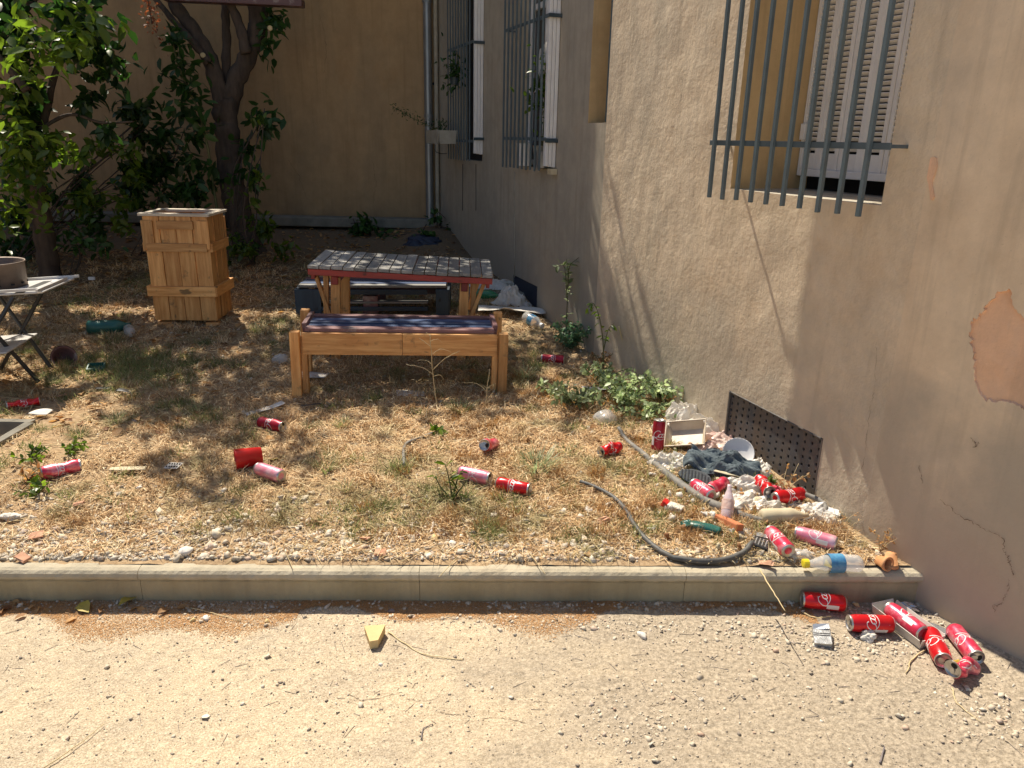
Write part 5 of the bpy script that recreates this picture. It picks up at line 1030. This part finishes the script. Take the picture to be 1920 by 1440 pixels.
# debris in the shade at the kerb foot
x = rng.uniform(-1.75, 1.5, 900); y = 2.178+(x+1.7)*.032-np.abs(rng.normal(0, .035, 900))-.005; stones('grit', 'stones and crumbs lying in the shadow at the foot of the kerb', x, y, pz(x, y), np.exp(rng.normal(math.log(.0038), .5, len(x))).clip(.0015, .011), 'stone')
n = 62000; x = rng.uniform(-1.75, 1.05, n); wdt = np.clip(.10+.05*np.sin(x*5.2+1.2)+.035*np.sin(x*13)+.04*(x < -.7)-.02*(x > .3), .03, .2); y = 2.176+(x+1.7)*.032-wdt*rng.uniform(0, 1, n)**.8*(1+.12*rng.normal(0, 1, n)); ok = rng.uniform(0, 1, n) < np.clip(.9+.6*wob(x, y, DN2)-.5*(x > .4), .08, 1)
x, y = x[ok], y[ok]; n = len(x); Ls = rng.uniform(.0025, .006, n)
V, Fa = scatter(np.array([(-.5, -.3, 0), (-.5, .3, 0), (.5, .3, 0), (.5, -.3, 0), (0, 0, .35)]), np.array([(0, 1, 4), (1, 2, 4), (2, 3, 4), (3, 0, 4)]), np.stack([x, y, pz(x, y)+.001+rng.uniform(0, .002, n)], 1), rots(n, .5), np.stack([Ls, Ls*.5, Ls*.5], 1)); T(mesh('orange_litter', V, Fa, 'orange'), 'rusty orange flower litter drifted along the foot of the kerb', 'litter', kind='stuff')
for px in ([(655, 1305), (680, 1314), (720, 1308), (752, 1300)], [(765, 1313), (790, 1316), (818, 1312), (826, 1298), (832, 1292)], [(905, 1350), (930, 1348), (960, 1352), (985, 1358)], [(825, 1337), (850, 1342), (866, 1343)], [(1215, 1325), (1235, 1322), (1250, 1318)], [(150, 1215), (165, 1222), (190, 1216)], [(995, 1325), (1000, 1318), (1030, 1318)]):
    Q = spline([Lp(*p, .0) for p in px], 7)+rng.normal(0, .0015, (len(px)*7-6, 3)); Q[:, 2] = pz(Q[:, 0], Q[:, 1])+.0012; w_ = rng.uniform(.0003, .0022, len(Q)); V = []
    for q, a in zip(Q, w_): V += [q-[0, a/2, 0], q+[0, a/2, 0]]
    struct(mesh('path_crack', V, [(2*i, 2*i+1, 2*i+3, 2*i+2) for i in range(len(Q)-1)], 'crack'))
# twigs and dry leaves
n = 420; x, y = sample(n, 2.3, 6.5, None, 1.6); Ls = rng.uniform(.04, .16, n); Tv = np.array([(0, -.5, 0), (0, .5, 0), (0, 0, .9), (1, -.3, 0), (1, .3, 0), (1, 0, .6)]); Tf = np.array([(0, 1, 4), (0, 4, 3), (1, 2, 5), (1, 5, 4), (2, 0, 3), (2, 3, 5)])
V, Fa = scatter(Tv, Tf, np.stack([x, y, gz(x, y)+.008], 1), rots(n, .12), np.stack([Ls, np.full(n, .0035), np.full(n, .0035)], 1)); T(mesh('twig_litter', V, Fa, 'drystem'), 'thin dry twigs scattered in the grass', 'litter', kind='stuff')
n = 160; x = rng.uniform(-1.6, 1.8, n); y = rng.uniform(1.6, 2.17, n); Ls = rng.uniform(.01, .05, n); ok = x < (1.3+(2.5-y)*.589-.03)
V, Fa = scatter(Tv, Tf, np.stack([x, y, pz(x, y)+.001], 1)[ok], rots(n, .04)[ok], np.stack([Ls, np.full(n, .0014), np.full(n, .0014)], 1)[ok]); T(mesh('twig_litter', V, Fa, 'darks'), 'short dark twigs scattered on the path', 'litter', kind='stuff')
def litter(n, fx, lab, mat='dry', s=(.03, .07)):
    x, y, z = fx(n); n = len(x); V, Fa = scatter(LV, LF, np.stack([x, y, z+.008], 1), rots(n, .5), (lambda q: np.stack([q, q*1.5, q*1.6], 1))(rng.uniform(*s, n))); T(mesh('leaf_litter', V, Fa, mat), lab, 'leaves', kind='stuff')
def g1_(n): x, y = sample(n, 3.2, 8.2, lambda x, y: np.clip(.1+.9*(x < -1.6)+.5*(y > 5.2), 0, 1), .8); return x, y, gz(x, y)
litter(2800, g1_, 'brown dry leaves lying under the trees at the back and left')
def g2_(n): x, y = sample(n, 2.3, 3.6, lambda x, y: np.clip(.08+1.2*np.clip((x-(1.75-.37*y))/.4, 0, 1), 0, 1)); return x, y, gz(x, y)
litter(420, g2_, 'small dry leaves gathered around the rubbish by the wall', s=(.015, .04))
def g3_(n): x = rng.uniform(-1.7, -1.1, n); y = 2.16-np.abs(rng.normal(0, .04, n)); return x, y, pz(x, y)
litter(22, g3_, 'curled dry leaves at the foot of the kerb on the left', s=(.025, .045))
for i, (px, py, lab) in enumerate(((512, 862, 'yellow curled leaf right of the red cup'), (258, 1116, 'yellow green leaf fallen at the kerb foot on the left'), (150, 1130, 'curled olive leaf in the kerb shadow on the far left'), (1545, 1060, 'small yellow leaf near the yellow bottle cap'))):
    V, Fc = scatter(LV, LF, np.zeros((1, 3)), rots(1, .4), np.array([[.07, .12, .1]])); o = mesh('fallen_leaf', V, Fc, 'yleaf'); put(o, (G(px, py, .02) if py < 1070 else Lp(px, py, .012))); T(o, lab, 'leaf')

# ================================================================== GRASS TUFTS AND WEEDS
def tuft(label, px, py, n, h, spread, mat='grassg', cat='grass', group='green grass tufts on the lawn'):
    p = G(px, py); a = rng.uniform(0, 6.28, n); t = rng.uniform(.1, 1.0, n)**.7; d = np.stack([np.cos(a)*t*.9, np.sin(a)*t*.9, np.full(n, 1.0)], 1); L_ = h*rng.uniform(.55, 1.15, n); V = []; Fc = []
    d /= np.linalg.norm(d, axis=1)[:, None]; base = np.stack([np.cos(a)*spread*rng.uniform(0, 1, n), np.sin(a)*spread*rng.uniform(0, 1, n), np.zeros(n)], 1)
    for i in range(n):
        s = np.array([-math.sin(a[i]), math.cos(a[i]), 0])*.0021; P0 = base[i]; k = len(V)
        for u in (0, .4, .75, 1.0): c = P0+d[i]*L_[i]*u+np.array([math.cos(a[i]), math.sin(a[i]), 0])*L_[i]*.25*u*u-np.array([0, 0, 1])*L_[i]*.22*u*u; V += [c-s*(1-u*.85), c+s*(1-u*.85)]
        Fc += [(k+2*j, k+2*j+1, k+2*j+3, k+2*j+2) for j in range(3)]
    o = mesh('grass_tuft', V, Fc, mat); o.location = (p[0], p[1], float(gz(p[0], p[1]))-.004); return T(o, label, cat, group)
for a in ((862, 772, 130, .09, .05, 'largest green grass tuft, in front of the bench legs'), (640, 800, 80, .06, .04, 'green tuft right of the dark red can'), (580, 800, 60, .05, .035, 'dark green tuft touching the dark red can side'), (150, 820, 90, .055, .05, 'green tuft on the left lawn behind the faded can'),
          (245, 975, 14, .075, .01, 'sparse dark upright tuft of few blades on the left lawn'), (120, 962, 70, .045, .05, 'low bluish tuft left of the sparse one'), (215, 935, 90, .045, .06, 'wide olive tuft in the middle of the left lawn'), (210, 640, 160, .11, .10, 'bright sunlit tall grass around the green bottle'),
          (650, 920, 36, .06, .02, 'small pointed green tuft in the middle lawn'), (615, 880, 110, .07, .06, 'olive tuft behind the small pointed one'), (1005, 880, 170, .12, .07, 'tall yellowish grass clump behind the bright red can'), (985, 710, 90, .09, .05, 'pale grass tuft beside the right leg of the front bench'), (445, 690, 90, .07, .06, 'shaded tuft left of the front bench'),
          (370, 775, 120, .05, .09, 'shaded tuft in the middle of the left lawn'), (215, 790, 100, .05, .08, 'dark shaded tuft beyond the sunken box'), (100, 718, 80, .09, .05, 'tuft at the foot of the tray table leg'), (870, 950, 80, .05, .05, 'brown green clump at the foot of the broad leaved weed'), (1620, 990, 60, .08, .04, 'thin grass growing at the foot of the wall near the small white box'),
          (1430, 985, 60, .06, .06, 'thin grass growing through the hose loop'), (1060, 850, 60, .06, .06, 'thin tuft left of the crumpled can'), (480, 620, 70, .08, .05, 'dark tuft between planter and rear bench')):
    tuft(a[5], a[0], a[1], int(a[2]*1.0), a[3], a[4], 'leafp' if 'pale' in a[5] or 'yellowish' in a[5] else 'grassg')
def plant(name, label, cat, base, stems, leafn, leafs, mat, group=None, stemmat='stem', sr=.004, wd=1.3, kind='stuff', droop=.2, t0=.15):
    """stems: list of polylines relative to base"""
    root = T(empty(name, tuple(map(float, base))), label, cat, group); mb = MB(); P = []; Dd = []
    for st in stems:
        q = spline(st, 5); V, Fc = tubeg(q, np.linspace(sr, sr*.4, len(q)), 5); mb.add(V, Fc); L_ = np.linalg.norm(np.diff(q, axis=0), axis=1).sum(); k = max(3, int(leafn*L_))
        t = rng.uniform(t0, 1, k); idx = (t*(len(q)-1)); i0 = np.floor(idx).astype(int).clip(0, len(q)-2); f = (idx-i0)[:, None]; P.append(q[i0]*(1-f)+q[i0+1]*f); ax = q[i0+1]-q[i0]; ax /= np.linalg.norm(ax, axis=1)[:, None]+1e-9
        dd = rng.normal(0, 1, (k, 3)); dd -= ax*(dd*ax).sum(1)[:, None]; dd /= np.linalg.norm(dd, axis=1)[:, None]; Dd.append(dd+ax*.5-np.array([0, 0, droop]))
    mb.build('stem', stemmat, root, True); P = np.concatenate(P); Dd = np.concatenate(Dd); leafobj('foliage', mat, P, Dd, rng.uniform(leafs[0], leafs[1], len(P)), root, wd=wd); return root
def fan(n, h, spread, lean=(0, 0), jit=.3):
    out = []
    for i in range(n):
        a = rng.uniform(0, 6.28); s = spread*rng.uniform(.3, 1); hh = h*rng.uniform(.6, 1.05); e = np.array([math.cos(a)*s+lean[0], math.sin(a)*s+lean[1], hh]); m = e*[.4, .4, .55]+rng.normal(0, spread*.08, 3); out.append([(0, 0, 0), tuple(m), tuple(e)])
    return out
def Gb(px, py): p = G(px, py); p[2] = gz(p[0], p[1]); return p
# leafy weeds by the wall
for (px, py, h, sp, n, lab) in ((1080, 765, .11, .20, 22, 'pale leafy weeds sprawling left of the clear tumbler'), (1165, 758, .14, .22, 34, 'largest pale leafy weed patch in front of the white gutter piece'), (1240, 750, .14, .17, 26, 'pale leafy weeds between gutter piece and wall'), (1205, 785, .07, .18, 20, 'low leafy weeds above the standing dark can'), (1030, 740, .06, .13, 12, 'small leafy weed patch right of the front bench'), (1130, 722, .12, .16, 16, 'straggling weeds behind the white gutter piece')):
    plant('leafy_weed', lab, 'weed', Gb(px, py), fan(n, h, sp), 85, (.018, .042), 'leafp', 'pale leafy weeds by the wall', wd=1.5, t0=.25)
    pl_ = plant('dead_undergrowth', 'dry dead stems and leaves under the '+lab.replace('pale ', '').replace('largest ', 'big '), 'weed', Gb(px, py+6), fan(8, h*.5, sp*1.1), 60, (.014, .03), 'dry', None, stemmat='drystem', sr=.0018, wd=1.4)
plant('bushy_weed', 'dense bluish green bush growing by the wall right of the front bench', 'bush', Gb(1070, 655), fan(26, .17, .17), 130, (.02, .035), 'leafb', wd=1.5)
plant('bushy_weed', 'dried brown green weed between bush and leafy weeds by the wall', 'bush', Gb(1130, 690), fan(10, .10, .11), 70, (.015, .03), 'dry', wd=1.4)
def pxstem(Y, pts, base): return [tuple(HY(x, y, Y)-base) for x, y in pts]
b = Gb(1060, 640); plant('tall_weed', 'tallest leafy weed stalk, standing in the wall shade', 'weed', b, [pxstem(b[1], [(1060, 640), (1063, 580), (1066, 520), (1062, 485)], b), pxstem(b[1], [(1064, 540), (1068, 500), (1085, 483)], b), pxstem(b[1], [(1063, 560), (1058, 500), (1040, 502)], b)], 62, (.035, .06), 'leafp', wd=1.0, t0=.1)
b = Gb(1130, 700); plant('tall_weed', 'sunlit thin weed with drooping top leaves at the wall', 'weed', b, [pxstem(b[1], [(1130, 700), (1131, 650), (1125, 600), (1112, 568), (1100, 580)], b), pxstem(b[1], [(1131, 660), (1140, 620), (1152, 605)], b)], 55, (.03, .055), 'leaf', wd=.9, droop=.8, t0=.3)
b = Gb(1178, 700); o = T(mesh('bare_stalk', *tubeg(spline([G(1178, 700), HY(1170, 650, b[1]), HY(1160, 612, b[1])], 4), .005, 6), 'drystem', None, True), 'bare brown stalk leaning at the wall', 'stalk')
for (sx, dh, lab) in ((1290, .20, 'leafy shoot climbing the wall above the plastic bags'), (1325, .16, 'smaller leafy shoot climbing the wall left of the vent')):
    b = Gb(sx-6, 775); b[:2] = b[:2]; plant('wall_shoot', lab, 'weed', b, [[(0, 0, 0), (.01, .01, dh*.5), (.02, .0, dh)], [(0, 0, 0), (-.02, 0, dh*.4), (-.01, 0, dh*.8)]], 130, (.02, .034), 'leafp', wd=1.6, sr=.006, stemmat='drystem')
b = Gb(1470, 935); plant('dry_weed', 'dry orange brown weed in front of the vent with a few green leaves', 'weed', b, fan(9, .13, .09), 60, (.012, .025), 'dry', stemmat='drystem', sr=.0018)
b = Gb(1450, 915); plant('green_weed', 'small bright green weed growing beside the dry one at the vent', 'weed', b, fan(6, .06, .04), 140, (.015, .025), 'leaf')
b = Gb(1650, 1035); plant('dry_weed', 'dry seed headed weed at the wall beside the terracotta pots', 'weed', b, fan(7, .14, .07), 90, (.008, .018), 'dry', stemmat='drystem', sr=.0014)
b = Gb(1580, 1000); plant('dry_weed', 'thin dry weed stalks at the wall foot left of the pots', 'weed', b, fan(7, .09, .08), 30, (.008, .016), 'dry', stemmat='drystem', sr=.0012)
b = Gb(848, 935); plant('broad_weed', 'broad leaved green weed in the middle of the lawn', 'weed', b, [[(0, 0, 0), (-.01, 0, .08), (-.03, .02, .15)], [(0, 0, 0), (.04, 0, .06), (.07, .0, .10)], [(0, 0, 0), (-.05, .02, .05), (-.07, .03, .09)], [(0, 0, 0), (.02, .03, .08), (.05, .05, .13)]], 40, (.04, .075), 'leaf', wd=.8)
for (px, py, lab) in ((60, 870, 'low green weed behind the faded can on the far left'), (75, 925, 'low green weed in front of the faded can on the far left'), (135, 850, 'small green weed right behind the faded can'), (60, 905, 'dry weed at the left end of the faded can')):
    plant('low_weed', lab, 'weed', Gb(px, py), fan(9, .05, .09), 90, (.018, .034), 'dry' if 'dry' in lab else 'leaf', 'low weeds on the left lawn', wd=1.5)
clumps('brown_grass_clumps', 'reddish brown dead weed clumps between the cans and the kerb', 110, 90, 'dry', .05, 4.2, lambda x, y: nopit(x, y)*(x > -.6), .025)
plant('low_weed', 'flat green leaves right of the rubber strip', 'weed', Gb(822, 815), fan(5, .04, .06), 90, (.03, .05), 'leaf', wd=1.3)
# pale dry branching stalks in front of the bench
def branch(label, Y, lines):
    mb = MB()
    for pts, r in lines: q = spline([HY(x, y, Y+(k*.013 % .03)) for k, (x, y) in enumerate(pts)], 4); q[1:] += rng.normal(0, .0012, q[1:].shape); mb.add(*tubeg(q, np.linspace(r, r*.5, len(q)), 5))
    return T(mb.build('dry_stalk', 'drystem', None, True), label, 'stalk', 'dry stalks by the front bench')
Yb = Gb(819, 765)[1]
br_ = branch('pale dry branching stalk standing before the middle of the front bench', Yb, [([(820, 766), (815, 730), (811, 690), (808, 650), (806, 625)], .0034), ([(812, 702), (790, 688), (762, 684)], .002), ([(810, 683), (800, 676), (783, 676)], .0016), ([(812, 693), (835, 672), (862, 658)], .002), ([(813, 706), (825, 703), (833, 713)], .0014), ([(809, 665), (825, 655), (846, 660)], .0016), ([(808, 650), (795, 640), (786, 634)], .0014), ([(807, 640), (820, 636), (829, 642)], .0012), ([(806, 630), (800, 624), (796, 630)], .0012)])
br2 = branch('smaller dry stalk standing near the right leg of the front bench', Gb(910, 762)[1], [([(910, 762), (913, 730), (918, 692)], .003), ([(912, 734), (895, 720), (866, 717)], .0018), ([(914, 728), (922, 722), (931, 720)], .0014), ([(911, 755), (920, 750), (928, 751)], .0014), ([(918, 745), (926, 732), (925, 722)], .0012)])

# ================================================================== TREES
def limb(name, pts, r0, r1, parent, mat='bark', wb_=.05, n=10, k=6):
    q = spline(pts, k); q[1:-1] += rng.normal(0, r0*.05, q[1:-1].shape); V, Fc = tubeg(q, np.linspace(r0, r1, len(q))*(1+.08*np.sin(np.arange(len(q))*1.7)), n, True, wb_); return mesh(name, V, Fc, mat, parent, True)
def crown(name, parent, blobs, mat, size, wd=1.2, seed=3, droop=.4, clump=True):
    P = []
    for (c, r, n) in blobs:
        if clump:
            m = max(3, n//38); cc = rng.normal(0, 1, (m, 3)); cc /= np.linalg.norm(cc, axis=1)[:, None]; cc *= rng.uniform(.2, 1, (m, 1))**.5*np.array(r); q = cc[rng.integers(0, m, n)]+rng.normal(0, 1, (n, 3))*np.array(r)*.17
        else: q = rng.normal(0, .5, (n, 3))*np.array(r)
        P.append(q+np.array(c))
    P = np.concatenate(P); d = rng.normal(0, 1, P.shape)-[0, 0, droop]; return leafobj(name, mat, P, d, rng.uniform(*size, len(P)), parent, wd=wd)
Yt = 7.25; t1 = T(empty('tree', tuple(G(465, 476))), 'dark gnarled forked tree standing before the ochre back wall', 'tree'); b1 = np.array(t1.location)
def q1(pts, dy=0): return [HY(x, y, Yt+dy)-b1 for x, y in pts]
limb('trunk', q1([(482, 492), (460, 440), (440, 370), (430, 300), (424, 235), (420, 190)]), .135, .10, t1, n=14)
limb('limb', q1([(418, 205), (408, 160), (392, 110), (365, 60), (330, 10), (290, -60), (240, -180)]), .08, .045, t1); limb('limb', q1([(424, 215), (440, 160), (462, 110), (480, 60), (478, 0), (460, -120), (470, -260)], .05), .09, .055, t1)
limb('limb', q1([(424, 190), (424, 130), (424, 70), (422, 0), (410, -160)], .12), .045, .03, t1); limb('limb', q1([(470, 90), (490, 40), (488, -20), (520, -160), (560, -300)], .1), .07, .04, t1); limb('limb', q1([(392, 118), (360, 78), (318, 30), (285, -10)], -.08), .035, .022, t1); limb('limb', q1([(462, 100), (450, 50), (430, 0), (400, -90)], -.1), .05, .03, t1)
for px, py, dy in ((380, 103, -.09), (506, 52, -.02)): V, Fc = lathe([(.0, .0), (.02, .0), (.024, -.01)], 10); o = mesh('branch_scar', V @ euler(R(80), 0, R(10)).T+(HY(px, py, Yt-.09+dy*.3)-b1), Fc, 'drystem', t1)
crown('crown', t1, [((.5, -.35, 3.9), (1.2, .75, .6), 1300), ((-.6, -.5, 4.0), (1.1, .8, .7), 900), ((1.55, -.6, 3.7), (.8, .7, .5), 900), ((-.35, -1.35, 3.5), (.6, .55, .4), 330), ((0, .4, 4.3), (1.2, .6, .6), 600), ((.15, -1.95, 3.4), (.35, .4, .3), 120)], 'leafd', (.08, .13))
crown('sprigs', t1, [(HY(518, 35, Yt)-b1, (.12, .1, .14), 50), (HY(500, 90, Yt)-b1, (.09, .08, .16), 34), (HY(500, 220, Yt)-b1, (.13, .1, .13), 36)], 'leafd', (.08, .13), clump=False)
for (px0, lab) in ((0, ''),): pass
sh_ = [((345, 105), (.14, .12, .14), 70), ((335, 150), (.22, .15, .14), 110), ((350, 175), (.2, .15, .25), 120), ((345, 215), (.12, .1, .12), 50)]
iv = T(empty('climbing_shoot', tuple(G(420, 470))), 'slim leafy green shoot rising left of the forked tree', 'shrub'); bi = np.array(iv.location); limb('stem', [HY(x, y, Yt-.25)-bi for x, y in ((420, 470), (405, 380), (390, 280), (372, 210), (345, 150), (330, 105), (322, 70))], .014, .006, iv, 'stem', n=6)
crown('foliage', iv, [(HY(*c, Yt-.25)-bi, r, n) for c, r, n in (((330, 80), (.10, .08, .10), 20), ((325, 60), (.10, .06, .08), 14), ((345, 115), (.16, .1, .13), 34), ((345, 160), (.20, .12, .14), 55), ((355, 205), (.17, .12, .12), 46), ((372, 250), (.12, .12, .14), 26), ((385, 330), (.20, .12, .2), 60))], 'leafd', (.09, .14), clump=False)
dq = T(empty('seed_cluster', (0, 0, 0)), 'hanging dried reddish brown seed cluster left of the tree fork', 'seed head'); pc = HY(282, 20, 6.6); dq.location = tuple(pc); pp_ = rng.normal(0, 1, (150, 3))*[.035, .03, .13]; pp_[:, 0] += -pp_[:, 2]*.2; leafobj('husks', 'reddry', pp_, rng.normal(0, 1, (150, 3)), rng.uniform(.02, .04, 150), dq, wd=1.6); V, Fc = tubeg([(0, 0, -.1), (-.02, 0, .3), (-.1, .1, .8)], .004, 5); mesh('stem', V, Fc, 'bark', dq)
bd = box('wooden_board', 'plumx', (0, 0, 0), (1.16, .12, .06)); put(bd, HY(440, 1, 7.05), (0, R(1), R(2))); T(bd, 'brown wooden board wedged across the fork of the tree', 'board')
# left tree with bright citrus like leaves; largest leaves are single parts
Y0 = 5.4; t0 = T(empty('tree', tuple(G(92, 522))), 'leafy tree with bright sunlit glossy leaves at the left edge', 'tree'); b0 = np.array(t0.location)
limb('trunk', [HY(x, y, 6.15)-b0 for x, y in ((95, 528), (88, 470), (74, 400), (62, 330), (56, 260), (45, 180), (30, 60), (20, -80))], .085, .045, t0, 'bark', n=12)
limb('limb', [HY(x, y, 6.0)-b0 for x, y in ((60, 300), (85, 220), (100, 150), (130, 60))], .04, .015, t0); limb('limb', [HY(x, y, 5.9)-b0 for x, y in ((62, 250), (130, 215), (190, 230), (250, 228))], .016, .006, t0)
limb('limb', [HY(x, y, 5.6)-b0 for x, y in ((50, 170), (10, 120), (-40, 60))], .03, .015, t0); limb('limb', [HY(x, y, 6.1)-b0 for x, y in ((28, 40), (110, -60), (240, -180))], .035, .015, t0)
lm = mesh('leaf', LV*[.115, .15, .13], LF, 'leaf', t0); first = True
rects = [(60, 60, 85, 60, 95), (150, 50, 60, 40, 60), (40, 120, 45, 40, 34), (110, 100, 55, 40, 38), (20, 230, 25, 60, 30), (70, 260, 40, 22, 24), (165, 60, 32, 40, 18)]
k = 0
for (cx, cy, rx, ry, n_) in rects:
    for _ in range(n_):
        o = lm if k == 0 else lm.copy()
        if k: col.objects.link(o); o.parent = t0
        k += 1; p = HY(cx+rng.normal(0, rx*.6), cy+rng.normal(0, ry*.6), Y0+rng.normal(0, .28))-b0; o.location = tuple(p); s = rng.uniform(.6, 1.15); o.scale = (s, s, s); o.rotation_euler = (rng.normal(0, .5), rng.uniform(-.2, 1.1), rng.uniform(0, 6.28))
crown('crown', t0, [(HY(60, 70, 6.0)-b0, (.6, .3, .5), 520), (HY(0, 160, 5.9)-b0, (.3, .3, .6), 300), (HY(150, 20, 5.8)-b0, (.30, .3, .35), 220), (HY(30, -120, 5.6)-b0, (1.0, .7, .5), 130), ((.8, -.1, 3.35), (.6, .4, .35), 420), (HY(175, 185, 5.9)-b0, (.16, .1, .08), 40), (HY(205, 235, 5.9)-b0, (.2, .12, .08), 30)], 'leafd', (.09, .14))
crown('crown', t0, [(HY(15, 330, 5.6)-b0, (.28, .2, .7), 420), (HY(90, 280, 5.7)-b0, (.20, .2, .16), 110)], 'leaf', (.06, .11), clump=True)
# shrubs along the back
def shrub(label, px, py, Yo, blobs, mat, size, stems=6):
    p = G(px, py); p[1] = Yo; p[2] = gz(p[0], Yo); s = T(empty('shrub', tuple(p)), label, 'shrub', 'shrubs along the back wall'); b = np.array(p); mb = MB()
    for (cx, cy, r, n) in blobs:
        e = HY(cx, cy, Yo)-b
        for _ in range(2): mb.add(*tubeg(spline([(rng.normal(0, .04), rng.normal(0, .04), 0), e*[.4, .4, .5]+rng.normal(0, .05, 3), e+rng.normal(0, .05, 3)], 5), .005, 5))
    mb.build('stem', 'bark', s, True); crown('foliage', s, [(HY(cx, cy, Yo)-b, r, int(n*.62)) for cx, cy, r, n in blobs], mat, size); return s
shrub('tall dark glossy shrub between the two trees', 270, 400, 6.9, [(265, 195, (.16, .15, .18), 130), (275, 235, (.26, .2, .22), 240), (280, 290, (.28, .2, .25), 220), (285, 340, (.3, .2, .25), 200)], 'leafd', (.08, .13))
shrub('mid height shrub with sparkling leaves right of the left tree', 205, 420, 6.5, [(200, 290, (.22, .2, .2), 160), (205, 340, (.26, .2, .24), 200), (190, 390, (.25, .2, .25), 160)], 'leaf', (.07, .11))
shrub('dark green undergrowth behind the wooden planter', 320, 450, 7.0, [(330, 270, (.24, .2, .2), 170), (350, 330, (.3, .2, .25), 260), (310, 390, (.35, .2, .25), 260), (370, 400, (.3, .2, .25), 220)], 'leafd', (.07, .12))
shrub('green bush at the right foot of the forked tree', 480, 500, 6.7, [(475, 420, (.18, .16, .2), 170), (490, 470, (.25, .2, .2), 260), (450, 470, (.2, .2, .2), 150), (455, 340, (.16, .12, .3), 90), (490, 215, (.1, .08, .1), 20)], 'leaf', (.05, .09))
shrub('leafy sprout clinging to the right side of the tree trunk', 470, 460, 7.0, [(480, 235, (.16, .1, .12), 44), (475, 280, (.14, .1, .16), 40), (462, 330, (.14, .1, .2), 56)], 'leafd', (.09, .14))
shrub('dark undergrowth behind the left tree trunk', 130, 470, 6.8, [(130, 330, (.3, .2, .3), 240), (140, 400, (.3, .2, .3), 240), (50, 400, (.35, .2, .35), 240), (20, 300, (.3, .2, .4), 220), (10, 450, (.3, .2, .3), 200)], 'leafd', (.07, .12))
shrub('thin dark shrub in front of the left undergrowth', 165, 500, 6.2, [(160, 420, (.2, .12, .25), 110), (165, 465, (.22, .14, .18), 120)], 'leafd', (.06, .09))
shrub('small dark bush at the foot of the back wall behind the table', 680, 455, 7.9, [(665, 420, (.22, .15, .12), 130), (690, 430, (.25, .15, .12), 150)], 'leafd', (.06, .1))
shrub('dark ivy clump at the drainpipe foot in the corner', 830, 440, 8.0, [(825, 425, (.2, .15, .12), 120), (845, 440, (.12, .1, .14), 70)], 'leafd', (.06, .09))

shrub('ivy and dead stems over the soil heap in the far corner', 780, 460, 7.7, [(740, 452, (.2, .14, .08), 90), (800, 448, (.25, .14, .12), 150), (770, 462, (.3, .12, .06), 90)], 'leafd', (.05, .09))
